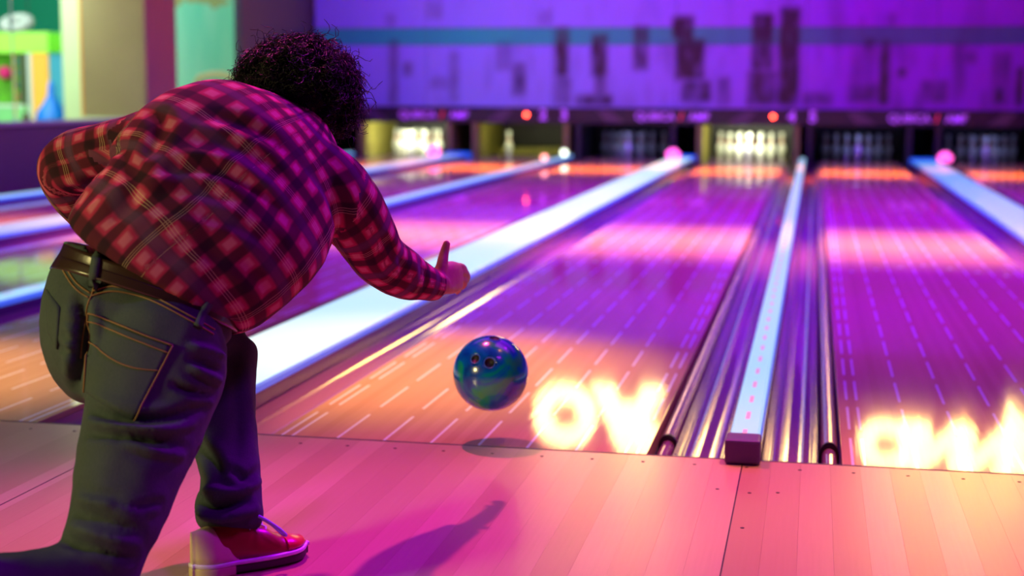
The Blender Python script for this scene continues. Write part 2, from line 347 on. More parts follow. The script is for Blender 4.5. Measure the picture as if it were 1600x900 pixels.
# ------------------------------------------------------------ lanes
LX = [-5.113, -3.339, -1.774, 0.0, 1.565, 3.339]
WHO = ['far left lane beside the low purple wall', 'second lane from the left with one standing pin', 'lane left of the wide lit divider beside the bowler',
       'lane under the flying ball, with brightly lit pins', 'lane right of the narrow lit divider, with dark pins', 'far right lane beyond the second wide divider']
arrow_me = bpy.data.meshes.new('target_arrow')
arrow_me.from_pydata([(0, 0.075, 0.0006), (0.016, -0.02, 0.0006), (0, 0.005, 0.0006), (-0.016, -0.02, 0.0006),
                      (0, 0.075, -0.002), (0.016, -0.02, -0.002), (0, 0.005, -0.002), (-0.016, -0.02, -0.002)], [],
                     [(3, 2, 0), (2, 1, 0), (4, 6, 7), (4, 5, 6), (0, 1, 5, 4), (1, 2, 6, 5), (2, 3, 7, 6), (3, 0, 4, 7)]); arrow_me.update()
m_arrow = mat('arrow_print', (0.25, 0.12, 0.35), 0.3)
for li, X0 in enumerate(LX):
    t = thing('bowling_lane', 'glossy maple '+WHO[li], 'bowling lane', (X0, 0, 0))
    box('lane_bed', 0, 0.006, -0.05, LW, LANE_END, 0, m_lane, t, 0.0015)
    box('pin_deck', 0.0, LANE_END+0.002, -0.05, LW, 19.25, -0.001, m_deck, t)
    box('lane_edge', -0.003, 0.006, -0.13, 0.02, LANE_END, -0.051, m_edge, t); box('lane_edge', LW-0.02, 0.006, -0.13, LW+0.003, LANE_END, -0.051, m_edge, t)
    for j in range(7):
        link('target_arrow', arrow_me, m_arrow, t, (LW/2+(j-3)*0.1345, 4.75-0.13*abs(j-3), 0))
# gutters
def gutter(x0, x1, where, rail=0):
    wd = x1-x0; t = thing('lane_gutter', 'glossy dark gutter channel '+where, 'gutter', (x0, 0, 0))
    r0, r1 = (0.058, wd) if rail < 0 else ((0, wd-0.058) if rail > 0 else (0, wd))
    n = 24; pts = []
    for i in range(n+1):
        a = math.pi*i/n; pts.append((r0+0.004+(r1-r0-0.008)*(0.5-0.5*math.cos(a)), -0.018-0.075*math.sin(a)**0.8))
    pts2 = [(x1_, -0.135) for x1_ in (pts[-1][0], pts[0][0])]
    me = extrude_profile('channel', pts+pts2, 0.004, 17.9); link('channel', me, m_gutter, t, None, True); me.set_sharp_from_angle(angle=math.radians(50))
    if rail:
        c = 0.030 if rail < 0 else wd-0.030
        link('bumper_rail', extrude_profile('bumper_rail', [(c+0.024*math.cos(a), -0.045+0.034*math.sin(a)) for a in [math.pi*i/10 for i in range(11)]]+[(c-0.024, -0.13), (c+0.024, -0.13)], 0.30, 17.9), m_rail, t)
        link('rail_end', extrude_profile('rail_end', [(c+0.027*math.cos(a), -0.045+0.037*math.sin(a)) for a in [math.pi*i/10 for i in range(11)]]+[(c-0.027, -0.13), (c+0.027, -0.13)], 0.285, 0.30), m_edge, t)
        link('rail_ramp', extrude_profile('rail_ramp', [(c+0.022*math.cos(a), -0.055+0.03*math.sin(a)) for a in [math.pi*i/10 for i in range(11)]]+[(c-0.022, -0.13), (c+0.022, -0.13)], 0.01, 0.285), m_gutter, t)
ND = 0.086
def narrow(xc, label):
    t = thing('lane_divider', label, 'lane divider', (xc, 0, 0), None)
    h = ND/2
    link('divider_base', extrude_profile('divider_base', [(-h, -0.13), (-h, 0.018), (h, 0.018), (h, -0.13)], 0.03, 17.75), m_base, t)
    pr = [(-h, 0.0185), (-h, 0.035), (-h+0.008, 0.0445), (h-0.008, 0.0445), (h, 0.035), (h, 0.0185)]
    link('divider_body', extrude_profile('divider_body', pr, 0.03, 17.75), m_rim, t)
    h2 = h-0.004
    pr = [(-h2, 0.045), (-h2, 0.052), (-h2+0.006, 0.0605), (h2-0.006, 0.0605), (h2, 0.052), (h2, 0.045)]
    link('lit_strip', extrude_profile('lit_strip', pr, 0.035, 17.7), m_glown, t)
    e = box('end_cap', -h-0.003, -0.062, 0.001, h+0.003, 0.034, 0.066, m_cap, t, 0.008)
WXR = 0.20
def wide(x0, x1, label, gm):
    t = thing('lane_divider', label, 'lane divider', (x0, 0, 0), None)
    wd = x1-x0
    link('divider_base', extrude_profile('divider_base', [(0, -0.13), (0, 0.03), (wd, 0.03), (wd, -0.13)], 0.012, 17.6), m_base, t)
    link('divider_body', extrude_profile('divider_body', [(0, 0.0305), (0, 0.048), (0.006, 0.055), (wd-0.006, 0.055), (wd, 0.048), (wd, 0.0305)], 0.012, 17.6), m_rim, t)
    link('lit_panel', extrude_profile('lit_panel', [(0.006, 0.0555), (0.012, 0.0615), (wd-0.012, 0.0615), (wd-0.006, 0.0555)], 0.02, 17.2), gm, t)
    box('end_block', 0.0, 17.62, -0.1, wd, 17.85, 0.075, m_blue, t, 0.01)
for i in range(5):
    a = LX[i]+LW; bb = LX[i+1]; nar = (bb-a) < 0.6
    nm = ['between the far left lane and the second lane', 'between the single pin lane and the next lane', 'beside the wide divider next to the bowler', 'flanking the narrow divider in front', 'flanking the second wide divider'][i]
    if nar:
        c = (a+bb)/2; gutter(a, c-ND/2, nm+', left channel', -1); gutter(c+ND/2, bb, nm+', right channel', 1)
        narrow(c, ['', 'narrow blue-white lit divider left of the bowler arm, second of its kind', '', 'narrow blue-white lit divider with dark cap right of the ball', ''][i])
    else:
        gutter(a, a+0.17, nm+', left channel'); gutter(bb-0.20, bb, nm+', right channel')
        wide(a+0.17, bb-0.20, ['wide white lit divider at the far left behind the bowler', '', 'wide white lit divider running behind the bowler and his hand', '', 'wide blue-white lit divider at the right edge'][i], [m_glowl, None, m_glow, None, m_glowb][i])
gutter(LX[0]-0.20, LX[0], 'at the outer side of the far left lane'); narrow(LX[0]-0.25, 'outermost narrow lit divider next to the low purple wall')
gutter(LX[5]+LW, LX[5]+LW+0.2, 'at the outer side of the far right lane')
# lamps on the far ends of dividers
bump = lathe_me('lamp_dome', [(0.085, 0), (0.095, 0.03), (0.09, 0.08), (0.06, 0.12), (0.02, 0.138)], 18)
sml = lathe_me('knob', [(0.0, -0.02), (0.018, -0.012), (0.022, 0.0), (0.018, 0.012), (0.0, 0.02)], 10)
for X, lb in ((-0.56, 'pink glowing lamp dome on the far end of the wide divider behind the hand'), (3.10, 'pink glowing lamp dome on the far end of the right wide divider'), (-4.0, 'pink glowing lamp dome in front of the leftmost lit pins')):
    t = thing('lamp_dome', lb, 'lamp', (X+0.1, 17.0, 0.062)); link('dome', bump, m_pinkl, t, None, True)
    for j in range(7):
        a = j*0.9; link('lamp_knob', sml, m_pinkl, t, (0.085*math.cos(a), 0.085*math.sin(a), 0.06+0.01*(j % 3)), True)
o = link('white_lamp', lathe_me('white_lamp', [(0.01, 0), (0.04, 0.012), (0.05, 0.045), (0.04, 0.08), (0.01, 0.092)], 16), m_whitel, None, (-2.03, 17.2, 0.066), True)
tag(o, 'small round white lamp on the end of the narrow divider beside the single pin', 'lamp')
o = link('pale_pink_lamp', lathe_me('pale_pink_lamp', [(0.01, 0), (0.035, 0.012), (0.045, 0.04), (0.035, 0.07), (0.01, 0.08)], 16), mat('pale_pink', (1, .6, .6), .4, emit=(1, 0.5, 0.45), es=1.6), None, (-2.03, 15.6, 0.066), True)
tag(o, 'small pale pink lamp on the narrow divider just before the white lamp', 'lamp')

# ------------------------------------------------------------ pinsetter bays, masking, pins
BAY = ['at the far left, brightly lit', 'with a single pin, dimly lit', 'left of the main lane, dark', 'at the end of the main lane, brightly lit', 'right of the main lane, dark', 'at the far right, dark']
for li, X0 in enumerate(LX):
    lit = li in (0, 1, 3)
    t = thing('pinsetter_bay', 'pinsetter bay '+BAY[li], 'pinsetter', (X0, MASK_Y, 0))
    m_ = m_kblit if lit else m_kbshade  # bay lighting put into the panel colour: bright copy and shaded copy
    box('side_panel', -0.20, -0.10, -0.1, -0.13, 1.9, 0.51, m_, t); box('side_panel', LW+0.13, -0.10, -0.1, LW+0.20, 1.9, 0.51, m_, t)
    box('back_curtain', -0.13, 1.75, -0.1, LW+0.13, 1.80, 0.51, m_black, t)
    box('pit_roof', -0.2, 0.05, 0.511, LW+0.2, 1.9, 0.53, m_black, t)
    box('pit_cushion', -0.12, 1.3, -0.1, LW+0.12, 1.7, 0.10 if li == 1 else 0.02, m_kblit if li == 1 else m_kbshade, t, 0.01)
for li, (pw, cl) in {0: (17, (0.95, 1.0, 0.62)), 3: (17, (0.95, 1.0, 0.62)), 1: (4, (0.95, 1.0, 0.5)), 2: (0.9, (0.25, 0.35, 1.0)), 4: (0.9, (0.25, 0.35, 1.0)), 5: (0.9, (0.25, 0.35, 1.0))}.items():
    area('pin_light', (LX[li]+LW/2, 18.06, 0.47), (LX[li]+LW/2, 18.85, 0.12), 0.95, pw, cl, 150, 0.05)
pin_prof = [(0.0258, 0), (0.0286, 0.005), (0.036, 0.06), (0.0495, 0.095), (0.0605, 0.1143), (0.0578, 0.15), (0.0450, 0.19), (0.0314, 0.225), (0.0248, 0.2381), (0.0235, 0.26)]
pin_neck = [(0.0235, 0.26), (0.0230, 0.275), (0.0243, 0.295), (0.0268, 0.31), (0.0305, 0.33), (0.0324, 0.343), (0.0300, 0.362), (0.0200, 0.376), (0.006, 0.381)]
body_me = lathe_me('pin_body', pin_prof+pin_neck[1:], 20)
st1 = lathe_me('neck_stripe', [(0.0305, 0.226), (0.0320, 0.2265), (0.0272, 0.2375), (0.0262, 0.238)], 20); st2 = lathe_me('neck_stripe', [(0.0238, 0.254), (0.0248, 0.2545), (0.0242, 0.268), (0.0232, 0.2685)], 20)
ROWS = [[('head pin', 0, 0)], [('second row left pin', -.5, 1), ('second row right pin', .5, 1)],
        [('third row left pin', -1, 2), ('third row middle pin', 0, 2), ('third row right pin', 1, 2)],
        [('back row far left pin', -1.5, 3), ('back row inner left pin', -.5, 3), ('back row inner right pin', .5, 3), ('back row far right pin', 1.5, 3)]]
for me, mm in ((body_me, m_pin), (st1, m_pinred), (st2, m_pinred)):
    me.materials.append(mm); me.polygons.foreach_set('use_smooth', [True]*len(me.polygons))
PN = ['bright rack at the far left', '', 'dark rack left of the main lane', 'bright rack at the end of the main lane', 'dark rack right of the main lane', 'dark rack at the far right']
def put_pin(x, y, label, group):
    t = thing('bowling_pin', label, 'bowling pin', (x, y, -0.001), group)
    for nm, me in (('pin_body', body_me), ('neck_stripe', st1), ('neck_stripe', st2)):
        c = bpy.data.objects.new(nm, me); COL.objects.link(c); c.parent = t
for li, X0 in enumerate(LX):
    if li == 1:
        put_pin(X0+LW/2-0.30, 18.288+0.264, 'lone white bowling pin left standing in the dim bay', None); continue
    for row in ROWS:
        for nm, ox, r in row:
            put_pin(X0+LW/2+ox*0.3048, 18.288+r*0.264, 'white %s, %s' % (nm, PN[li]), 'pins of the '+PN[li])
# masking band per pair of lanes
def mirror_text(me):
    me.transform(Matrix.Rotation(math.radians(90), 4, 'X')); return me
units = [(-6.02, -2.32, -3.71), (-2.32, 1.31, -0.36), (1.31, 4.95, 2.98)]
wname = ['left', 'middle', 'right']
for ui, (x0, x1, xt) in enumerate(units):
    t = thing('masking_band', 'dark masking band over the pins with violet lettering, %s unit' % wname[ui], 'masking unit', (0, MASK_Y, 0))
    box('band_panel', x0+0.004, -0.03, 0.512, x1-0.004, 0.03, 0.742, m_band, t, 0.004)
    xt2 = [-4.10, -0.52, 3.07][ui]
    me = bpy.data.meshes.new('name_plate')
    me.from_pydata([(xt2-0.95, -0.036, 0.70), (xt2+0.95, -0.036, 0.70), (xt2+0.72, -0.036, 0.54), (xt2-0.72, -0.036, 0.54), (xt2-0.95, -0.030, 0.70), (xt2+0.95, -0.030, 0.70), (xt2+0.72, -0.030, 0.54), (xt2-0.72, -0.030, 0.54)], [],
                   [(0, 3, 2, 1), (0, 1, 5, 4), (1, 2, 6, 5), (2, 3, 7, 6), (3, 0, 4, 7)]); me.update()
    link('name_plate', me, m_band, t)
    for sx in (-1, 1):
        me = bpy.data.meshes.new('side_plate')
        xa, xb, xc, xd = xt2+sx*0.98, xt2+sx*1.16, xt2+sx*1.02, xt2+sx*0.75
        q = [(xa, -0.0335, 0.71), (xb, -0.0335, 0.71), (xc, -0.0335, 0.53), (xd, -0.0335, 0.53)]
        me.from_pydata(q, [], [(0, 1, 2, 3) if sx < 0 else (3, 2, 1, 0)]); me.update()
        bm = bmesh.new(); bm.from_mesh(me); r_ = bmesh.ops.extrude_face_region(bm, geom=bm.faces[:]); [setattr(v, 'co', v.co+Vector((0, 0.0025, 0))) for v in r_['geom'] if isinstance(v, bmesh.types.BMVert)]
        bmesh.ops.recalc_face_normals(bm, faces=bm.faces[:]); bm.to_mesh(me); bm.free()
        link('side_plate', me, m_bandlo, t)
    link('lettering', mirror_text(text_me('QUBICA', 0.155, 0.002, 0.003)), m_letter, t, (xt2-0.30, -0.040, 0.62))
    link('red_slash', mirror_text(text_me('/', 0.155, 0.002, 0.006)), m_letred, t, (xt2+0.08, -0.040, 0.62))
    link('lettering', mirror_text(text_me('AMF', 0.155, 0.002, 0.003)), m_letter, t, (xt2+0.34, -0.040, 0.62))
    if ui:
        nx = x0; a, bb = (('2', '3'), ('4', '5'))[ui-1]
        lx = {1: -2.73, 2: 0.876}[ui]; n1_, n2_ = {1: (-2.48, -2.165), 2: (1.138, 1.435)}[ui]
        link('lens', lathe_me('red_signal_lamp', [(0.028, 0.02), (0.028, -0.008), (0.02, -0.018), (0.006, -0.022)], 16, 'y'), m_redl, thing('signal_lamp', 'round red signal lamp over '+('the narrow divider beside the single pin' if ui == 1 else 'the right side of the brightest rack'), 'lamp', (lx, MASK_Y-0.045, 0.635)), None, True)
        link('lane_number', mirror_text(text_me(a, 0.21, 0.002, 0.008)), m_letter, t, (n1_, -0.040, 0.632))
        link('lane_number', mirror_text(text_me(bb, 0.21, 0.002, 0.008)), m_letter, t, (n2_, -0.040, 0.632))
# printed masking wall: violet with dark stained skyline blocks (print and left-to-right lighting tint stored per vertex)
BL = [[-4.9, 1.93, -4.76, 2.13], [-4.85, 0.75, -4.72, 1.74], [-4.62, 1.19, -4.5, 1.4], [-4.21, 1.0, -3.93, 1.19], [-3.91, 0.81, -3.78, 1.57], [-3.19, 1.28, -2.96, 1.71], [-2.95, 0.91, -2.76, 1.4], [-2.3, 1.19, -2.12, 1.92], [-2.3, 0.77, -2.09, 1.19], [-1.76, 1.19, -1.55, 1.82], [-1.7, 0.77, -1.57, 1.29], [-1.99, 0.77, -1.47, 0.93], [-1.15, 1.29, -0.95, 1.93], [-0.58, 1.75, -0.3, 2.07], [-0.53, 1.15, -0.14, 1.75], [-0.44, 0.83, -0.03, 1.15], [0.07, 0.79, 0.24, 1.2], [0.56, 1.29, 0.84, 2.1], [0.51, 0.79, 0.92, 1.29], [0.94, 0.79, 1.21, 2.19], [1.3, 0.8, 1.69, 0.98], [1.92, 0.84, 2.4, 1.12], [2.13, 1.56, 2.27, 1.74], [2.35, 0.8, 2.48, 1.72], [2.59, 1.19, 2.7, 1.34], [2.93, 0.85, 3.27, 1.16], [3.43, 1.39, 3.64, 1.56], [3.88, 0.81, 4.1, 1.56], [3.93, 0.86, 4.03, 1.08], [4.21, 0.81, 4.28, 1.34], [2.41, 1.9, 2.54, 2.1], [2.06, 1.74, 2.1, 2.05], [-4.27, 2.04, -4.03, 2.32], [-2.57, 1.94, -2.39, 2.17]]
ST = [0.25, 0.45, 0.45, 0.3, 0.35, 0.35, 0.6, 0.75, 0.5, 0.8, 0.7, 0.75, 0.7, 0.95, 0.9, 0.7, 0.5, 0.85, 0.7, 0.9, 0.6, 0.6, 0.75, 0.85, 0.65, 0.55, 0.55, 0.45, 0.8, 0.9, 0.35, 0.25, 0.25, 0.3]
def stain(x, z):
    s = 0.0
    for (a, zb, c, zt), st in zip(BL, ST):
        wx = min(max((x-a+0.05)/0.07, 0), 1)*min(max((c+0.05-x)/0.07, 0), 1); wz = min(max((z-zb+0.04)/0.08, 0), 1)*min(max((zt+0.04-z)/0.08, 0), 1)
        s = max(s, st*wx*wz*(0.9+0.4*noise.noise((x*7, z*4, 2.0))))
    n = noise.noise((x*2.6, z*0.9, 5.1))*0.5+noise.noise((x*6, z*2.2, 1.3))*0.35
    lim = 0.75 if z < 1.7 else 0.35
    return min(1, max(1.25*s, max(0, n)*1.4*lim*(1.0+0.15*x)))
m_mask = mat('masking_print', rough=0.55); k = NB(m_mask); b = bsdf(m_mask)
va = k.nt.nodes.new('ShaderNodeVertexColor'); va.layer_name = 'print'; k.l.new(va.outputs['Color'], b.inputs['Base Color'])
def grid_panel(name, x0, x1, z0, z1, y0, parent, band):
    nx = int((x1-x0)/0.035); nz = max(3, int((z1-z0)/0.05)); vs = []; cs = []
    for j in range(nz+1):
        for i in range(nx+1):
            X = x0+(x1-x0)*i/nx; Z = z0+(z1-z0)*j/nz; vs.append((X, y0, Z)); s = stain(X, Z)
            t_ = min(1, max(0, (X+3.5)/5.5))  # lighting shifts from bluish left to purple right, put into the colour
            A = (0.40-0.02*t_, 0.50-0.48*t_, 0.95-0.25*t_)
            if band: A = (0.03+0.07*t_, 0.95-0.82*t_, 0.40-0.12*t_)
            D = (0.05, 0.02, 0.03)
            cs.append([A[q]*(1-s)+D[q]*s for q in range(3)]+[1])
    fs = [(j*(nx+1)+i, j*(nx+1)+i+1, (j+1)*(nx+1)+i+1, (j+1)*(nx+1)+i) for j in range(nz) for i in range(nx)]
    nv = len(vs); bnd = [(x0, y0+0.03, z0), (x1, y0+0.03, z0), (x1, y0+0.03, z1), (x0, y0+0.03, z1)]
    vs += bnd; cs += [[0.1, 0.05, 0.1, 1]]*4; fs.append((nv+3, nv+2, nv+1, nv))
    bot = list(range(nx+1)); topv = [nz*(nx+1)+i for i in range(nx+1)]; lf = [j*(nx+1) for j in range(nz+1)]; rt = [j*(nx+1)+nx for j in range(nz+1)]
    fs += [tuple([nv, nv+1]+bot[::-1]), tuple([nv+2, nv+3]+topv), tuple([nv+3, nv]+lf), tuple([nv+1, nv+2]+rt[::-1])]
    me = bpy.data.meshes.new(name); me.from_pydata(vs, [], fs); me.update()
    ca = me.color_attributes.new('print', 'FLOAT_COLOR', 'POINT'); ca.data.foreach_set('color', [c for q in cs for c in q])
    return link(name, me, m_mask, parent)
mk = thing('masking_wall', 'violet printed masking wall with dark stained blocks over the lanes', 'masking', (0, 0, 0))
edges = [-6.02, -4.28, -2.36, -0.54, 1.31, 3.12, 4.95]
for a, c in zip(edges[:-1], edges[1:]):
    grid_panel('print_panel', a+0.004, c-0.004, 0.745, 1.655, MASK_Y, mk, False)
    grid_panel('header_panel', a+0.004, c-0.004, 1.66, 1.905, MASK_Y+0.025, mk, True)
    grid_panel('upper_panel', a+0.004, c-0.004, 1.91, 2.74, MASK_Y, mk, False)
# glowing sign high on the wall above the masking (seen only as reflections in the lanes)
sg = thing('neon_sign', 'glowing cream letters reflected upside down in the lanes', 'sign', (0, MASK_Y-0.06, 0))
def letter(body, x, z, size, bold=0.02, rot=0):
    me = mirror_text(text_me(body, size, 0.02, bold)); o = link('sign_letter', me, m_neon, sg, (x, 0, z)); o.rotation_euler[1] = rot; return o
letter('O', -2.10, 3.83, 1.1, 0.08)
letter('A', -1.15, 3.85, 1.25, 0.09); letter('B', -0.72, 4.12, 0.85, 0.09)
letter('C', 2.55, 4.05, 0.85, 0.07); letter('I', 2.95, 4.05, 0.85, 0.07); letter('N', 3.38, 4.05, 0.85, 0.065); letter('N', 4.0, 4.12, 0.9, 0.065); letter('B', 4.62, 3.85, 1.35, 0.07)
letter('i', 3.75, 4.42, 0.5, 0.03)
# baked joints and lines of the bowler, world metres
SHIRT_TORSO = [[0.1851,-1.1348,0.5997,0.1924,0.168],[0.2018,-1.1279,0.6263,0.1975,0.165],[0.2202,-1.1162,0.6474,0.208,0.158],[0.2488,-1.0868,0.671,0.2287,0.155],[0.2843,-1.031,0.7268,0.2396,0.15],[0.3189,-0.9551,0.7806,0.231,0.14],[0.3448,-0.8728,0.8186,0.1955,0.12],[0.3683,-0.8011,0.8574,0.1273,0.085],[0.3819,-0.7641,0.8829,0.0726,0.06]]
SHIRT_RARM = [[0.4014,-0.8644,0.796,0.0815,0.085],[0.4632,-0.8383,0.7439,0.0847,0.085],[0.5009,-0.7689,0.6675,0.0726,0.07],[0.5157,-0.6839,0.5886,0.0617,0.062],[0.5488,-0.6011,0.5422,0.0558,0.055],[0.5801,-0.5364,0.5174,0.0464,0.047],[0.5984,-0.4934,0.5035,0.0393,0.04]]
SHIRT_LARM = [[0.2322,-0.9734,0.8515,0.0662,0.085],[0.1477,-0.9898,0.8563,0.0662,0.08],[0.0484,-0.9918,0.8367,0.0613,0.07],[-0.035,-0.9914,0.8116,0.0643,0.065],[-0.0788,-0.9922,0.7949,0.0511,0.06],[-0.0834,-0.9478,0.7491,0.0519,0.055],[-0.0711,-0.9002,0.702,0.05,0.05],[-0.0519,-0.86,0.6656,0.045,0.045]]
SHIRT_TAIL = [[0.2918,-0.952,0.6139,0.0804,0.1],[0.304,-0.94,0.5315,0.0567,0.07],[0.3088,-0.937,0.4698,0.0325,0.035]]
JEANS_PELVIS = [[0.1857,-1.1307,0.5915,0.1659,0.138],[0.18,-1.1342,0.5738,0.1723,0.138],[0.1679,-1.1512,0.5422,0.1857,0.14],[0.1616,-1.1701,0.487,0.1851,0.145],[0.1634,-1.1773,0.4304,0.1648,0.14],[0.1773,-1.1812,0.3802,0.1268,0.12]]
JEANS_LBUTT = [[0.0781,-1.1693,0.5417,0.0839,0.1],[0.0767,-1.2074,0.4897,0.0831,0.1],[0.0887,-1.1917,0.4351,0.0583,0.08]]
JEANS_RTHIGH = [[0.245,-1.2044,0.4891,0.1171,0.12],[0.2406,-1.2454,0.4204,0.1307,0.115],[0.2377,-1.2858,0.3533,0.1184,0.105],[0.2318,-1.3498,0.2687,0.1031,0.1],[0.2281,-1.4029,0.1847,0.0898,0.092],[0.217,-1.4327,0.132,0.0809,0.085],[0.2062,-1.4525,0.077,0.0748,0.08]]
JEANS_RSHIN = [[0.2084,-1.4513,0.0828,0.0701,0.075],[0.1671,-1.5208,0.087,0.064,0.07],[0.1148,-1.5813,0.0985,0.0561,0.062],[0.0493,-1.6541,0.1144,0.0482,0.055],[-0.0069,-1.7157,0.123,0.043,0.05]]
JEANS_LTHIGH = [[0.0975,-1.0998,0.4935,0.1042,0.1],[0.1646,-1.0192,0.4569,0.0999,0.09],[0.2326,-0.9299,0.4066,0.0792,0.08]]
JEANS_LSHIN = [[0.2447,-0.9168,0.409,0.0685,0.075],[0.2623,-0.9634,0.3421,0.065,0.07],[0.2797,-1.0089,0.2836,0.0628,0.066],[0.2971,-1.0441,0.2245,0.0662,0.064],[0.3233,-1.0874,0.1693,0.0614,0.058],[0.3295,-1.1115,0.1333,0.0649,0.062],[0.3317,-1.125,0.1065,0.0698,0.068],[0.3337,-1.1377,0.0851,0.0593,0.06]]
B_TORSO = [[0.1684,-1.146,0.5029,0.13,0.1],[0.1864,-1.1204,0.5903,0.13,0.09],[0.2447,-1.0774,0.67,0.14,0.1],[0.2865,-1.0093,0.7319,0.16,0.11],[0.3269,-0.932,0.7874,0.16,0.1],[0.3534,-0.8488,0.8314,0.1,0.07],[0.3693,-0.7786,0.8706,0.058,0.055],[0.372,-0.7435,0.8978,0.055,0.055]]
B_RARM = [[0.436,-0.842,0.7573,0.055,0.055],[0.4787,-0.7984,0.7112,0.05,0.05],[0.5103,-0.676,0.5789,0.042,0.042],[0.5564,-0.5902,0.5352,0.038,0.035],[0.5964,-0.5039,0.5047,0.028,0.024],[0.6066,-0.4703,0.51,0.033,0.024]]
B_LARM = [[0.1852,-0.9629,0.8467,0.055,0.055],[0.1197,-0.9756,0.8503,0.05,0.05],[-0.0527,-0.9858,0.8031,0.043,0.043],[-0.0639,-0.9078,0.711,0.036,0.034],[-0.0402,-0.8384,0.6556,0.027,0.024],[-0.0255,-0.8068,0.6388,0.03,0.022]]
B_RLEG = [[0.2311,-1.2106,0.4643,0.09,0.09],[0.2377,-1.2858,0.3533,0.085,0.085],[0.2347,-1.4,0.1965,0.07,0.07],[0.2062,-1.4523,0.0793,0.055,0.055],[0.1148,-1.5813,0.0985,0.05,0.05],[-0.0069,-1.7157,0.123,0.035,0.035],[-0.0211,-1.7387,0.1264,0.035,0.035]]
B_LLEG = [[0.0977,-1.1007,0.487,0.09,0.09],[0.1647,-1.0195,0.4542,0.08,0.08],[0.2356,-0.92,0.3995,0.058,0.058],[0.2797,-1.0089,0.2836,0.052,0.052],[0.3269,-1.1117,0.1359,0.036,0.036],[0.3273,-1.1443,0.0454,0.032,0.032]]
HEAD = [0.3363,-0.6825,0.9463]
HAIRC = [0.3386,-0.7009,0.959]
PALM = [[0.6032,-0.4819,0.5052,0.03,0.02],[0.6105,-0.4485,0.5136,0.038,0.021],[0.6189,-0.4057,0.5133,0.04,0.02],[0.624,-0.374,0.5113,0.036,0.017]]
DIGITS = [[[0.6061,-0.4684,0.5251,0.016],[0.6073,-0.4544,0.5511,0.0145],[0.6086,-0.4407,0.5743,0.012],[0.6127,-0.4316,0.5981,0.0095]],[[0.6183,-0.4029,0.5348,0.011],[0.6259,-0.3551,0.5343,0.0098],[0.6289,-0.3199,0.5241,0.009],[0.6263,-0.3019,0.5091,0.0078]],[[0.6209,-0.3941,0.5198,0.0112],[0.6306,-0.3409,0.5186,0.01],[0.6327,-0.3012,0.5044,0.0092],[0.6277,-0.2938,0.4905,0.008]],[[0.6198,-0.3962,0.506,0.0108],[0.6265,-0.344,0.5014,0.0098],[0.6292,-0.3143,0.4883,0.0088],[0.6211,-0.3073,0.476,0.0078]],[[0.6165,-0.4088,0.4934,0.0098],[0.6194,-0.368,0.4868,0.0088],[0.6227,-0.3481,0.4764,0.008],[0.6171,-0.3452,0.468,0.0072]]]
LPALM = [[-0.0267,-0.8169,0.6426,0.03,0.02],[-0.0156,-0.7962,0.6266,0.038,0.02],[-0.0043,-0.7755,0.6104,0.036,0.017]]
LDIGITS = [[[-0.0142,-0.814,0.6454,0.013],[-0.0008,-0.7999,0.6531,0.011],[0.0116,-0.7873,0.6523,0.009]],[[-0.0032,-0.7835,0.6257,0.0105],[0.0109,-0.7615,0.6152,0.0095],[0.0283,-0.7599,0.601,0.008]],[[-0.0,-0.7844,0.6143,0.0105],[0.0141,-0.7624,0.6038,0.0095],[0.0301,-0.7611,0.5896,0.008]],[[0.0031,-0.7853,0.6029,0.0105],[0.0173,-0.7633,0.5924,0.0095],[0.0319,-0.7622,0.5781,0.008]],[[0.0063,-0.7862,0.5916,0.0105],[0.0205,-0.7642,0.5809,0.0095],[0.0336,-0.7634,0.5667,0.008]]]
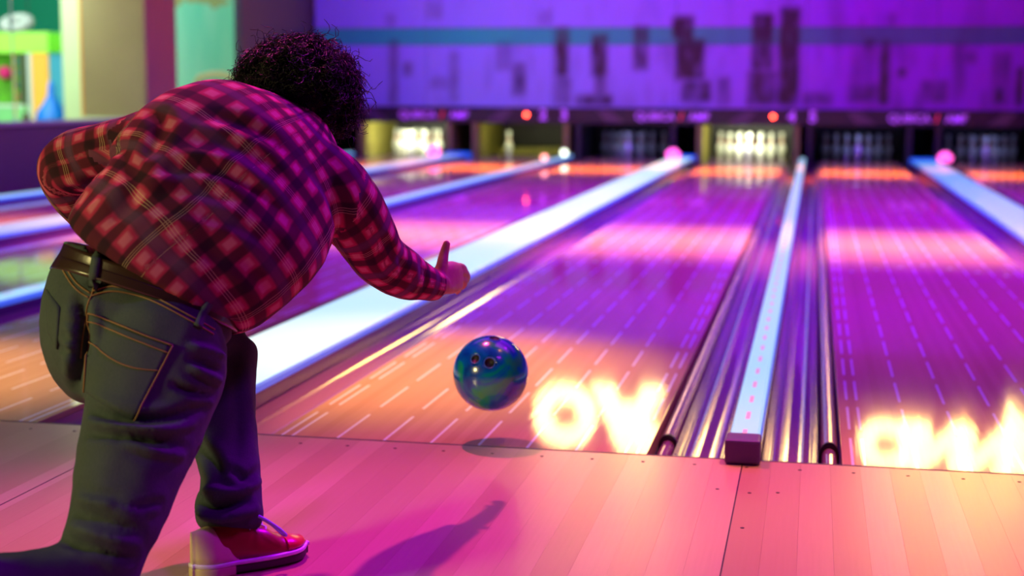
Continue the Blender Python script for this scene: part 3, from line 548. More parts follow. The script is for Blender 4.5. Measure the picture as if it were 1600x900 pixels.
SHIRT_FOLDS = [[[[0.1352,-1.2181,0.7064],[0.2068,-1.1987,0.7436],[0.2911,-1.1792,0.7625],[0.3765,-1.1639,0.7482],[0.4627,-1.1519,0.7081]],0.014,-0.012],[[[0.1366,-1.1315,0.8137],[0.1564,-1.1325,0.7761],[0.1453,-1.1406,0.732],[0.1092,-1.153,0.6941]],0.016,-0.018],[[[0.0887,-1.2047,0.723],[0.1486,-1.1876,0.7604],[0.2335,-1.1679,0.7794]],0.012,0.01],[[[0.2001,-1.1526,0.7905],[0.2733,-1.1356,0.807],[0.3476,-1.1228,0.7913],[0.4354,-1.1125,0.7357],[0.4862,-1.1089,0.6862]],0.014,-0.014],[[[0.2118,-1.1481,0.8067],[0.2851,-1.1309,0.8245],[0.3593,-1.1176,0.8125],[0.447,-1.1068,0.7607]],0.014,0.01],[[[0.2755,-1.0403,0.9016],[0.3519,-1.0274,0.8828],[0.416,-1.0187,0.8512],[0.468,-1.0142,0.8067]],0.014,-0.012],[[[0.2384,-1.0512,0.8758],[0.3144,-1.037,0.8673],[0.3914,-1.0262,0.8319],[0.4435,-1.0225,0.781]],0.013,0.009],[[[0.287,-1.177,0.6314],[0.3609,-1.1645,0.6132],[0.411,-1.1601,0.5703]],0.013,0.009],[[[0.2257,-1.1885,0.6372],[0.3112,-1.1712,0.6377],[0.3979,-1.1587,0.6011],[0.4357,-1.156,0.5642]],0.012,-0.01],[[[0.4283,-0.9404,0.8027],[0.4818,-0.9366,0.7505],[0.5098,-0.9397,0.685],[0.4985,-0.949,0.6324]],0.014,-0.014],[[[0.4603,-0.9117,0.8151],[0.5211,-0.9082,0.7494],[0.5426,-0.9118,0.69]],0.012,0.009],[[[0.1719,-1.2123,0.6943],[0.2567,-1.1943,0.7009],[0.3543,-1.1771,0.683],[0.4405,-1.1654,0.6405]],0.012,0.01],[[[0.1616,-1.0624,0.9074],[0.1813,-1.0619,0.8819],[0.1701,-1.0701,0.8371],[0.1497,-1.0789,0.8025]],0.014,-0.02],[[[0.5048,-0.7207,0.6378],[0.5402,-0.7163,0.6169],[0.5617,-0.7148,0.596]],0.01,-0.01],[[[0.4851,-0.7293,0.6026],[0.5279,-0.7254,0.5677],[0.5565,-0.7234,0.5397]],0.01,0.008],[[[0.5453,-0.6572,0.5894],[0.5605,-0.6589,0.5537],[0.5576,-0.6653,0.5107]],0.008,-0.009],[[[0.5589,-0.6149,0.5779],[0.5786,-0.6157,0.5418],[0.5756,-0.6221,0.4983]],0.008,0.008],[[[0.5772,-0.5821,0.5645],[0.5955,-0.5829,0.531],[0.591,-0.5891,0.4915]],0.008,-0.009],[[[-0.0693,-1.07,0.8145],[-0.0239,-1.0629,0.7991],[0.0286,-1.0571,0.763]],0.012,-0.012],[[[-0.0156,-1.0752,0.8479],[0.0361,-1.0674,0.8288],[0.088,-1.0607,0.8007]],0.012,0.01],[[[-0.0733,-1.0267,0.7594],[-0.0343,-1.0179,0.7663],[0.0057,-1.0134,0.74]],0.012,0.01],[[[0.0223,-1.0658,0.861],[0.074,-1.0583,0.8394],[0.119,-1.0506,0.8293]],0.012,-0.012],[[[-0.1136,-1.0299,0.7962],[-0.0798,-1.028,0.7594],[-0.046,-1.0264,0.72]],0.012,-0.008]]
JEANS_FOLDS = [[[[0.1831,-1.4072,0.3738],[0.2386,-1.3976,0.3625],[0.3077,-1.3841,0.3593],[0.3877,-1.3656,0.3772]],0.01,-0.009],[[[0.1791,-1.4105,0.3552],[0.2392,-1.3999,0.3439],[0.3083,-1.3866,0.3396],[0.3657,-1.3744,0.3445]],0.008,0.007],[[[0.1797,-1.4132,0.3342],[0.2512,-1.3994,0.33],[0.309,-1.3892,0.3186],[0.3553,-1.3814,0.3073]],0.009,-0.006],[[[0.256,-1.4099,0.3207],[0.3023,-1.4029,0.3035],[0.3542,-1.3939,0.2922]],0.008,0.006],[[[0.1857,-1.5007,0.2095],[0.2422,-1.4911,0.1962],[0.31,-1.4801,0.1762]],0.009,-0.007],[[[0.1859,-1.5144,0.1841],[0.2364,-1.5056,0.173],[0.3097,-1.4939,0.1508]],0.008,0.007],[[[0.1962,-1.4955,0.2322],[0.2525,-1.4854,0.2235],[0.337,-1.4701,0.2103]],0.008,0.006],[[[0.186,-1.528,0.1588],[0.2419,-1.5182,0.1479],[0.3094,-1.5076,0.1257]],0.008,-0.007],[[[0.2546,-1.4646,0.2214],[0.3,-1.4565,0.2137],[0.3338,-1.4494,0.2161]],0.007,-0.006],[[[0.1046,-1.2852,0.5584],[0.1148,-1.2912,0.4979],[0.1121,-1.3007,0.4313],[0.1035,-1.3065,0.401]],0.012,-0.02],[[[0.1263,-1.2869,0.59],[0.1499,-1.2813,0.5961],[0.2213,-1.2662,0.6013],[0.3179,-1.2522,0.5609]],0.009,-0.004],[[[0.0829,-1.2844,0.5204],[0.105,-1.2823,0.5023]],0.007,-0.006],[[[0.0776,-1.2887,0.4961],[0.1034,-1.2859,0.478]],0.007,-0.006],[[[0.0724,-1.293,0.4718],[0.1018,-1.2896,0.4525]],0.007,-0.006],[[[0.3327,-1.2907,0.4815],[0.3684,-1.2847,0.4722],[0.3948,-1.2813,0.458]],0.007,0.007],[[[0.3311,-1.2942,0.4577],[0.3633,-1.2893,0.4459],[0.3909,-1.2856,0.4317]],0.007,-0.008],[[[0.334,-1.296,0.4398],[0.364,-1.292,0.4244],[0.3879,-1.2887,0.4126]],0.007,0.007],[[[0.3079,-1.3253,0.4137],[0.3435,-1.32,0.3997],[0.3847,-1.3129,0.3904]],0.007,-0.007],[[[0.2491,-1.092,0.2467],[0.2809,-1.0899,0.2144],[0.3011,-1.0901,0.1822]],0.012,-0.01],[[[0.2591,-1.1237,0.1484],[0.2978,-1.1184,0.1293],[0.361,-1.1039,0.1425]],0.009,-0.012],[[[0.2664,-1.1265,0.1163],[0.3175,-1.117,0.1101],[0.3807,-1.1025,0.1233]],0.009,0.008],[[[0.284,-1.1164,0.1652],[0.3352,-1.1075,0.1552],[0.3855,-1.0947,0.1748]],0.009,0.008],[[[0.3274,-1.103,0.2002],[0.3598,-1.099,0.1811],[0.3887,-1.0915,0.1941]],0.009,-0.006],[[[0.3044,-1.0181,0.4083],[0.3167,-1.0296,0.3034],[0.3139,-1.0407,0.2246]],0.014,-0.006]]
SEAMS = [[[0.1376,-1.2819,0.6106],[0.1338,-1.287,0.578],[0.1252,-1.2928,0.5478],[0.1172,-1.3008,0.4995],[0.1139,-1.3079,0.4513]],[[0.1338,-1.287,0.578],[0.1741,-1.2777,0.5866],[0.2402,-1.2666,0.5701],[0.3189,-1.256,0.5307],[0.3613,-1.2506,0.5068]],[[0.1317,-1.2885,0.5695],[0.1743,-1.2788,0.5782],[0.2404,-1.2677,0.5617],[0.3191,-1.2571,0.5223],[0.3592,-1.2522,0.4984]],[[0.1292,-1.2884,0.5743],[0.0999,-1.2914,0.5959],[0.0712,-1.2916,0.6379]],[[0.127,-1.29,0.5659],[0.0966,-1.2932,0.5874],[0.0667,-1.2936,0.6295]]]
POCKET = [[0.1422,-1.3212,0.5402],[0.2973,-1.2978,0.4814],[0.2331,-1.3287,0.3474],[0.1396,-1.3412,0.3946]]
POCKET_L = [[0.0355,-1.2862,0.5785],[0.0653,-1.2847,0.5446],[0.063,-1.2957,0.4657],[0.0452,-1.2952,0.496]]
LOOPS = [[[0.1527,-1.3035,0.6572],[0.1481,-1.3101,0.6142],[0.1425,-1.3176,0.5664]],[[0.3734,-1.27,0.5748],[0.3564,-1.2763,0.5533],[0.341,-1.2842,0.5174]]]
BELT = [[0.19,-1.1334,0.6035,0.1784,0.154],[0.181,-1.1394,0.5719,0.1822,0.156],[0.1729,-1.1503,0.541,0.1882,0.157]]
BELT_KEEP = [0.3835,-1.226,0.5038]

# ============================================================ the bowler
VD = Vector((-0.39, 0.90, -0.13)).normalized()
def catmull(rows, sub=6):
    A = np.array(rows, float); n = len(A); out = []
    for i in range(n-1):
        p0 = A[max(i-1, 0)]; p1 = A[i]; p2 = A[i+1]; p3 = A[min(i+2, n-1)]
        for k in range(sub):
            t = k/sub; out.append(0.5*((2*p1)+(-p0+p2)*t+(2*p0-5*p1+4*p2-p3)*t*t+(-p0+3*p1-3*p2+p3)*t**3))
    out.append(A[-1]); return np.array(out)
def frames(C_):
    fr = []
    for i in range(len(C_)):
        a = C_[max(i-1, 0)][:3]; c = C_[min(i+1, len(C_)-1)][:3]; t = Vector(c-a).normalized()
        s = t.cross(VD); s = s.normalized() if s.length > 0.2 else t.cross(Vector((0, 0, 1))).normalized()
        if i and s.dot(fr[-1][1]) < 0: s = -s
        d = t.cross(s).normalized(); fr.append((t, s, d))
    return fr
def loft_bm(bm, rows, n=28, sub=6, cap=True, power=2.2, grow=0.0):
    Cc = catmull(rows, sub); fr = frames(Cc); rings = []
    def ring(p, t, s, d, ra, rb):
        vs = []
        for j in range(n):
            a = 2*math.pi*j/n; ca, sa = math.cos(a), math.sin(a)
            x_ = math.copysign(abs(ca)**(2/power), ca); y_ = math.copysign(abs(sa)**(2/power), sa)
            vs.append(bm.verts.new(p+s*(x_*ra)+d*(y_*rb)))
        return vs
    for (cx, cy, cz, ra, rb), (t, s, d) in zip(Cc, fr): rings.append(ring(Vector((cx, cy, cz)), t, s, d, ra+grow, rb+grow))
    if cap:   # rounded ends
        for end in (0, -1):
            cx, cy, cz, ra, rb = Cc[end]; t, s, d = fr[end]; sg_ = -1 if end == 0 else 1; h = min(ra, rb)*cap
            new = [ring(Vector((cx, cy, cz))+t*(sg_*h*math.sin(q)), t, s, d, (ra+grow)*math.cos(q), (rb+grow)*math.cos(q)) for q in (0.5, 1.0, 1.4)]
            rings = (new[::-1]+rings) if end == 0 else (rings+new)
    for A, B in zip(rings[:-1], rings[1:]):
        for j in range(n): bm.faces.new((A[j], A[(j+1) % n], B[(j+1) % n], B[j]))
    bm.faces.new(rings[0][::-1]); bm.faces.new(rings[-1])
def ball_bm(bm, c, r, sx=1, sy=1, sz=1, rot=None):
    g_ = bmesh.ops.create_uvsphere(bm, u_segments=20, v_segments=14, radius=1)
    for v in g_['verts']:
        co = Vector((v.co.x*r*sx, v.co.y*r*sy, v.co.z*r*sz))
        if rot: co = rot @ co
        v.co = Vector(c)+co
def finish(bm, name, voxel, smooth_it):
    bmesh.ops.recalc_face_normals(bm, faces=bm.faces[:])
    me = bpy.data.meshes.new(name); bm.to_mesh(me); bm.free()
    o = bpy.data.objects.new(name, me); COL.objects.link(o)
    r = o.modifiers.new('r', 'REMESH'); r.mode = 'VOXEL'; r.voxel_size = voxel; r.use_smooth_shade = True
    if smooth_it: s_ = o.modifiers.new('s', 'SMOOTH'); s_.iterations = smooth_it; s_.factor = 0.5
    bpy.context.view_layer.update()
    me2 = bpy.data.meshes.new_from_object(o.evaluated_get(bpy.context.evaluated_depsgraph_get()))
    bpy.data.objects.remove(o); bpy.data.meshes.remove(me); me2.name = name
    return me2
def bvh_of(me):
    bm = bmesh.new(); bm.from_mesh(me); t = BVHTree.FromBMesh(bm); bm.free(); return t
def resample(pts, step=0.006):
    out = []
    P = [Vector(p) for p in pts]
    C_ = catmull([list(p) for p in P], 8) if len(P) > 2 else np.array([list(P[0].lerp(P[1], i/8)) for i in range(9)])
    P = [Vector(c) for c in C_]; out = [P[0]]
    for a, c in zip(P[:-1], P[1:]):
        n = max(1, int((c-a).length/step))
        for i in range(1, n+1): out.append(a.lerp(c, i/n))
    return out
def apply_folds(me, folds, nz=(9, 0.003), nz2=(26, 0.0012), stretch=(1, 1, 1)):
    n = len(me.vertices); co = np.empty(n*3); me.vertices.foreach_get('co', co); co = co.reshape(-1, 3)
    no = np.empty(n*3); me.vertices.foreach_get('normal', no); no = no.reshape(-1, 3); t = bvh_of(me)
    disp = np.zeros(n)
    for pts, wd, h in folds:
        P = resample(pts, 0.008); Q = []
        for p in P:
            hit = t.ray_cast(p-VD*0.6, VD)
            Q.append(hit[0] if hit[0] is not None else t.find_nearest(p)[0])
        Q = np.array([list(q) for q in Q]); m = len(Q)
        lo = Q.min(0)-wd*4; hi = Q.max(0)+wd*4
        idx = np.where(np.all((co > lo) & (co < hi), axis=1))[0]
        if not len(idx): continue
        d2 = ((co[idx][:, None, :]-Q[None])**2).sum(2); j = d2.argmin(1); dm = np.sqrt(d2[np.arange(len(idx)), j])
        taper = np.sin(np.pi*np.clip((j+0.5)/m, 0, 1))**0.5
        prof = np.exp(-(dm/wd)**2)-0.35*np.exp(-((dm-2.0*wd)/wd)**2)
        disp[idx] += h*taper*prof
    for i in range(n):
        p = co[i]; disp[i] += nz[1]*noise.noise((p[0]*nz[0]*stretch[0], p[1]*nz[0]*stretch[1], p[2]*nz[0]*stretch[2]))+nz2[1]*noise.noise((p[0]*nz2[0], p[1]*nz2[0], p[2]*nz2[0]+7))
    co += no*disp[:, None]; me.vertices.foreach_set('co', co.ravel()); me.update()
def along_uv(me, paths, scale_r=1.0):
    """u runs round the limb, v along it, in metres, chosen per face from the nearest limb"""
    segs = []
    for rows in paths:
        Cc = catmull(rows, 6); fr = frames(Cc); s = np.concatenate([[0], np.cumsum(np.linalg.norm(np.diff(Cc[:, :3], axis=0), axis=1))])
        segs.append((Cc, np.array([[list(a) for a in f_] for f_ in fr]), s))
    uvl = me.uv_layers.new(name='cloth')
    nv = len(me.vertices); co = np.empty(nv*3); me.vertices.foreach_get('co', co); co = co.reshape(-1, 3)
    res = []
    for Cc, fr, s in segs:
        dd = np.empty((nv, len(Cc)))
        for k_ in range(len(Cc)):
            r_ = max(Cc[k_][3], 0.02); dd[:, k_] = np.linalg.norm(co-Cc[k_][:3], axis=1)/r_
        wt = np.exp(-((dd**2-(dd.min(1)**2)[:, None])/0.10)); wt /= wt.sum(1)[:, None]
        T = np.zeros(nv); a = np.zeros(nv); b_ = np.zeros(nv)
        for k_ in range(len(Cc)):
            dl = co-Cc[k_][:3]; T += wt[:, k_]*(s[k_]+dl@fr[k_, 0]); a += wt[:, k_]*(dl@fr[k_, 1]); b_ += wt[:, k_]*(dl@fr[k_, 2])
        rm = 0.5*(Cc[:, 3].mean()+Cc[:, 4].mean()); s0 = 0.0 if len(res) == 0 else 0.09
        res.append((dd[:, s >= s0].min(1), np.arctan2(a, -b_)*rm, T, rm))
    nf = len(me.polygons); ls = np.empty(nf, int); lt = np.empty(nf, int); me.polygons.foreach_get('loop_start', ls); me.polygons.foreach_get('loop_total', lt)
    lv = np.empty(len(me.loops), int); me.loops.foreach_get('vertex_index', lv)
    lf = np.repeat(np.arange(nf), lt)
    score = np.array([r_[0] for r_ in res]); fs = np.zeros((len(res), nf))
    for k_ in range(len(res)): np.add.at(fs[k_], lf, score[k_][lv])
    pick = fs.argmin(0); uv = np.zeros((len(lv), 2))
    for k_ in range(len(res)):
        sel = pick[lf] == k_; uv[sel, 0] = res[k_][1][lv[sel]]; uv[sel, 1] = res[k_][2][lv[sel]]+k_*0.33
    uvl.data.foreach_set('uv', uv.ravel())

# ---- materials
m_skin = mat('skin', (0.34, 0.17, 0.11), 0.5, bump=(60, 0.1))
bsdf(m_skin).inputs['Subsurface Weight'].default_value = 0.08
def denim(name, c0, c1):
    m = mat(name, rough=0.85); k = NB(m); b = bsdf(m)
    b.inputs['Specular IOR Level'].default_value = 0.25
    n1 = k.noise(k.coord('Object'), 7, 3); n2 = k.noise(k.coord('Object', (1, 1, 0.25)), 420, 2)
    c = k.mix(n1, (*c0, 1), (*c1, 1)); c = k.mix(k.math('MULTIPLY', n2, 0.45), c, (0.10, 0.12, 0.12, 1)); k.l.new(c, b.inputs['Base Color'])
    bp = k.nt.nodes.new('ShaderNodeBump'); bp.inputs['Strength'].default_value = 0.25; bp.inputs['Distance'].default_value = 0.002
    k.l.new(n2, bp.inputs['Height']); k.l.new(bp.outputs['Normal'], b.inputs['Normal']); return m
m_jeans = denim('denim_cloth', (0.014, 0.026, 0.034), (0.052, 0.080, 0.080))
m_stitch = mat('ochre_stitch', (0.22, 0.12, 0.05), 0.7)
m_belt = mat('belt_leather', (0.035, 0.018, 0.012), 0.30, coat=0.3, bump=(30, 0.1))
m_brass = mat('rivet_brass', (0.7, 0.45, 0.15), 0.3, metal=1)
m_hair = mat('dark_curly_hair', (0.004, 0.003, 0.006), 0.5, spec=0.3)
m_shirt = mat('plaid_flannel', rough=0.9); k = NB(m_shirt); b = bsdf(m_shirt); b.inputs['Specular IOR Level'].default_value = 0.2
uvn = k.nt.nodes.new('ShaderNodeUVMap'); uvn.uv_map = 'cloth'
u_, v_, _ = k.xyz(uvn.outputs[0])
def band(c_, per, a, w_, soft=0.06):
    fr_ = k.math('FRACT', k.math('ADD', k.math('DIVIDE', c_, per), a))
    d_ = k.math('ABSOLUTE', k.math('SUBTRACT', fr_, 0.5))
    n = k.nt.nodes.new('ShaderNodeMapRange'); n.interpolation_type = 'SMOOTHSTEP'
    n.inputs['From Min'].default_value = w_/2+soft; n.inputs['From Max'].default_value = w_/2-soft
    k.l.new(d_, n.inputs['Value']); return n.outputs[0]
P1 = 0.050
red = (0.36, 0.025, 0.08, 1); dark = (0.016, 0.008, 0.016, 1); vi = (0.35, 0.16, 0.36, 1); cream = (0.80, 0.68, 0.36, 1)
c = k.mix(k.math('MULTIPLY', band(u_, P1, 0.0, 0.42), 0.80), red, dark)
c = k.mix(k.math('MULTIPLY', band(v_, P1, 0.0, 0.42), 0.80), c, dark)
c = k.mix(k.math('MULTIPLY', k.math('MULTIPLY', band(u_, P1, 0.5, 0.34), band(v_, P1, 0.5, 0.34)), 0.60), c, (0.56, 0.20, 0.26, 1))
c = k.mix(k.math('MULTIPLY', band(v_, P1*2, 0.25, 0.20), 0.18), c, vi)
th = None
for cc, per in ((v_, P1*2), (u_, P1*4)):
    for off in (-0.045, 0, 0.045):
        q = k.math('MULTIPLY', band(cc, per, (0.0 if cc is v_ else 0.1)+off*(1 if cc is v_ else 0.5), 0.010 if cc is v_ else 0.005, 0.006 if cc is v_ else 0.003), 0.42)
        th = q if th is None else k.math('MAXIMUM', th, q)
c = k.mix(th, c, cream); k.l.new(c, b.inputs['Base Color'])

person = thing('person', 'lunging bowler in plaid shirt and jeans, seen from behind, right hand thrown forward', 'person', (0.27, -1.10, 0.0))
def part(name, me, m, parent=person, smooth=True):
    o = link(name, me, m, None, None, smooth); o.parent = parent
    if parent is person: o.matrix_parent_inverse = Matrix.Translation(person.location).inverted()
    return o
# ---- body: one continuous skin surface
bm = bmesh.new()
for rows in (B_TORSO, B_RARM, B_LARM, B_RLEG, B_LLEG): loft_bm(bm, rows, 20, 4, 0.6, 2.0)
ball_bm(bm, Vector(B_TORSO[0][:3]), 0.135, 1.0, 0.85, 0.85)
H = Vector(HEAD); hr = Matrix.Rotation(math.radians(-14), 3, 'X') @ Matrix.Identity(3)
def hp(x_, y_, z_): return H+hr @ Vector((x_, y_, z_))        # face looks towards +Y
ball_bm(bm, H, 0.1, 0.76, 0.94, 0.98, hr)
ball_bm(bm, hp(0, 0.035, -0.055), 0.07, 0.80, 0.85, 0.85, hr)   # jaw
ball_bm(bm, hp(0, 0.070, -0.098), 0.022, 1.1, 0.8, 0.8, hr)     # chin
ball_bm(bm, hp(0, 0.098, -0.022), 0.018, 0.75, 0.9, 1.5, hr); ball_bm(bm, hp(0, 0.106, -0.036), 0.014, 1.2, 0.9, 0.8, hr)   # nose
ball_bm(bm, hp(0, 0.088, 0.018), 0.03, 1.7, 0.45, 0.4, hr)      # brow
ball_bm(bm, hp(0, 0.088, -0.066), 0.014, 1.8, 0.7, 0.5, hr); ball_bm(bm, hp(0, 0.086, -0.076), 0.014, 1.6, 0.7, 0.5, hr)    # lips
for sx in (-1, 1): ball_bm(bm, hp(sx*0.079, 0.0, -0.02), 0.03, 0.35, 0.65, 1.05, hr)   # ears
loft_bm(bm, [[*hp(0, -0.02, -0.05), 0.055, 0.055], B_TORSO[-1], B_TORSO[-2]], 18, 4, 0.5, 2)
loft_bm(bm, PALM, 16, 4, 0.6, 2.4); loft_bm(bm, LPALM, 16, 4, 0.6, 2.4)
for dg in DIGITS+LDIGITS: loft_bm(bm, [list(p[:3])+[p[3], p[3]] for p in dg], 12, 4, 0.8, 2)
me = finish(bm, 'body', 0.0042, 3)
part('body', me, m_skin)
ey = mat('eye', (0.8, 0.78, 0.75), 0.2)
for sx in (-1, 1):
    bm = bmesh.new(); ball_bm(bm, hp(sx*0.032, 0.083, 0.0), 0.0125); me = bpy.data.meshes.new('eye'); bm.to_mesh(me); bm.free(); part('eye', me, ey)

# ---- jeans
bm = bmesh.new()
loft_bm(bm, JEANS_PELVIS, 32, 6, 0.15, 2.2); loft_bm(bm, JEANS_LBUTT, 24, 6, 0.7, 2.0)
loft_bm(bm, JEANS_RTHIGH, 28, 6, 0.5, 2.2); loft_bm(bm, JEANS_RSHIN, 24, 6, 0.5, 2.2)
loft_bm(bm, JEANS_LTHIGH, 24, 6, 0.6, 2.2); loft_bm(bm, JEANS_LSHIN, 28, 6, 0.12, 2.3)
jme = finish(bm, 'jeans', 0.0075, 8); apply_folds(jme, [[a_, w_, h_*1.6] for a_, w_, h_ in JEANS_FOLDS], (8, 0.005), (28, 0.002))
jeans = part('jeans', jme, m_jeans); jb = bvh_of(jme)
def surf(p, off=0.0, tree=None):
    p = Vector(p); h_ = (tree or jb).ray_cast(p-VD*0.5, VD)
    if h_[0] is None: h_ = (tree or jb).find_nearest(p)
    return h_[0]+h_[1]*off, h_[1]
def surf_line(pts, off, step=0.006): return [surf(p, off)[0] for p in resample(pts, step)]
for s_ in SEAMS: part('seam', tube_me('seam', surf_line(s_, 0.0012), 0.0017, 6), m_stitch, jeans)
def patch(name, quad, m, parent, off=0.004, nu=14, nv=14, tree=None):
    A, B, C_, D_ = [Vector(q) for q in quad]; top = []; 
    for j in range(nv+1):
        for i in range(nu+1):
            s, t = i/nu, j/nv; p = A.lerp(B, s).lerp(D_.lerp(C_, s), t); q, n_ = surf(p, 0, tree); top.append((q, n_))
    vs = [tuple(q+n_*off) for q, n_ in top]+[tuple(q-n_*0.004) for q, n_ in top]; N1 = len(top); W_ = nu+1
    fs = []
    for j in range(nv):
        for i in range(nu): a = j*W_+i; fs.append((a, a+1, a+W_+1, a+W_)); fs.append((N1+a, N1+a+W_, N1+a+W_+1, N1+a+1))
    bd = [i for i in range(W_)]+[j*W_+nu for j in range(1, nv+1)]+[nv*W_+i for i in range(nu-1, -1, -1)]+[j*W_ for j in range(nv-1, 0, -1)]
    for a, c_ in zip(bd, bd[1:]+bd[:1]): fs.append((a, N1+a, N1+c_, c_))
    me = bpy.data.meshes.new(name); me.from_pydata(vs, [], fs); me.update()
    bm = bmesh.new(); bm.from_mesh(me); bmesh.ops.recalc_face_normals(bm, faces=bm.faces[:]); bm.to_mesh(me); bm.free()
    return part(name, me, m, parent)
pk = patch('back_pocket', POCKET, m_jeans, jeans, 0.0035); patch('back_pocket', POCKET_L, m_jeans, jeans, 0.0035, 6, 6)
for a, c_ in ((0, 1), (1, 2), (0, 3)):
    P0, P3 = Vector(POCKET[a]), Vector(POCKET[c_])
    part('pocket_stitch', tube_me('pocket_stitch', [surf(P0.lerp(P3, i/24), 0.0045)[0] for i in range(25)], 0.0018, 6), m_stitch, jeans)
P0, P1_, P2_, P3 = [Vector(q) for q in POCKET]
part('pocket_stitch', tube_me('pocket_stitch', [surf(P0.lerp(P1_, i/24).lerp(P3.lerp(P2_, i/24), 0.10), 0.0045)[0] for i in range(25)], 0.0016, 6), m_stitch, jeans)
arc = [surf(P0.lerp(P1_, i/24).lerp(P3.lerp(P2_, i/24), 0.34+0.10*math.sin(math.pi*i/24)), 0.0045)[0] for i in range(25)]
part('pocket_stitch', tube_me('pocket_stitch', arc, 0.0015, 6), m_stitch, jeans)
# ---- belt
bm = bmesh.new(); loft_bm(bm, BELT, 48, 6, 0.02, 2.2, 0.004); bmesh.ops.recalc_face_normals(bm, faces=bm.faces[:])
bme = bpy.data.meshes.new('belt'); bm.to_mesh(bme); bm.free()
belt = part('belt', bme, m_belt)
bb_ = bvh_of(bme)
for lp in LOOPS:
    pts = [Vector(p) for p in lp]; P = resample(pts, 0.004); vs = []; fs = []
    side = ((P[-1]-P[0]).normalized()).cross(VD).normalized()*0.0075
    top = []
    for p in P:
        for sgn in (-1, 1):
            q, n_ = surf(p+side*sgn); q2, n2_ = surf(p+side*sgn, 0, bb_); 
            if (q2-CP).length < (q-CP).length: q, n_ = q2, n2_
            top.append((q, n_))
    N_ = len(P); vs = [tuple(q+n_*0.006) for q, n_ in top]+[tuple(q-n_*0.003) for q, n_ in top]
    for i in range(N_-1):
        a = 2*i; fs += [(a, a+1, a+3, a+2), (2*N_+a, 2*N_+a+2, 2*N_+a+3, 2*N_+a+1), (a, a+2, 2*N_+a+2, 2*N_+a), (a+1, 2*N_+a+1, 2*N_+a+3, a+3)]
    fs += [(0, 2*N_, 2*N_+1, 1), (2*N_-2, 2*N_-1, 4*N_-1, 4*N_-2)]
    me = bpy.data.meshes.new('belt_loop'); me.from_pydata(vs, [], fs); me.update()
    part('belt_loop', me, m_jeans, jeans)
# ---- shirt
bm = bmesh.new()
loft_bm(bm, SHIRT_TORSO, 36, 6, 0.08, 2.2); loft_bm(bm, SHIRT_RARM, 26, 6, 0.3, 2.1); loft_bm(bm, SHIRT_LARM, 26, 6, 0.4, 2.1); loft_bm(bm, SHIRT_TAIL, 22, 6, 0.4, 2.0)
sme = finish(bm, 'shirt', 0.0075, 7); apply_folds(sme, [[a_, w_*1.15, h_*0.5] for a_, w_, h_ in SHIRT_FOLDS], (6, 0.008), (20, 0.002))
along_uv(sme, [SHIRT_TORSO, SHIRT_RARM, SHIRT_LARM])
part('shirt', sme, m_shirt)
# ---- hair: dark core and curls
rng = random.Random(3)
HC = Vector(HAIRC); bm = bmesh.new()
ball_bm(bm, HC+Vector((0, 0.0, 0.004)), 0.108, 1.08, 0.98, 0.92); ball_bm(bm, HC+Vector((0.02, -0.03, -0.035)), 0.095, 0.95, 0.85, 0.9)
hme = finish(bm, 'hair', 0.008, 4)
n = len(hme.vertices)
for v in hme.vertices:
    d_ = noise.noise(v.co*22)*0.020+noise.noise(v.co*60)*0.006; v.co += v.normal*d_
hair = part('hair', hme, m_hair)
vs = []; fs = []
def strand(p0, d0, L, curl, rad):
    n_ = 13; u1 = d0.orthogonal().normalized(); u1 = Matrix.Rotation(rng.uniform(0, 6.28), 3, d0) @ u1; u2 = d0.cross(u1); ph = rng.uniform(0, 6.28); tw = rng.uniform(8, 15)*rng.choice((-1, 1))
    pts = []
    for i in range(n_):
        t = i/(n_-1); pts.append(p0+d0*(L*t)+(u1*math.cos(ph+tw*t)+u2*math.sin(ph+tw*t))*curl*(0.3+0.7*t)+Vector((0, 0, -0.010))*t*t)
    base = len(vs)
    for i, p in enumerate(pts):
        t = (pts[min(i+1, n_-1)]-pts[max(i-1, 0)]).normalized(); a = t.orthogonal().normalized(); b2 = t.cross(a); r_ = rad*(1-0.6*i/(n_-1))
        for q in range(3): an = 2.094*q; vs.append(tuple(p+a*(r_*math.cos(an))+b2*(r_*math.sin(an))))
    for i in range(n_-1):
        for q in range(3): fs.append((base+i*3+q, base+i*3+(q+1) % 3, base+i*3+3+(q+1) % 3, base+i*3+3+q))
for i in range(4200):
    v = Vector((rng.gauss(0, 1), rng.gauss(0, 1), rng.gauss(0, 1))).normalized()
    if v.z < -0.75 or (v.y > 0.55 and v.z < 0.15): continue
    lump = 0.5+0.5*noise.noise(v*3.1+Vector((4, 1, 2)))
    p0 = HC+Vector((v.x*0.108, v.y*0.10, v.z*0.092)); cl = Vector((noise.noise(v*4), noise.noise(v*4+Vector((9, 0, 0))), noise.noise(v*4+Vector((0, 9, 0))))); d0 = (v+cl*1.1+Vector((rng.gauss(0, .2), rng.gauss(0, .2), rng.gauss(0, .2)))).normalized()
    strand(p0, d0, (rng.uniform(0.015, 0.035)+0.035*lump if rng.random() < 0.965 else rng.uniform(0.06, 0.09)), rng.uniform(0.008, 0.016), 0.0017)
me = bpy.data.meshes.new('curls'); me.from_pydata(vs, [], fs); me.update(); cu = part('curls', me, m_hair, hair); cu['kind'] = 'stuff'
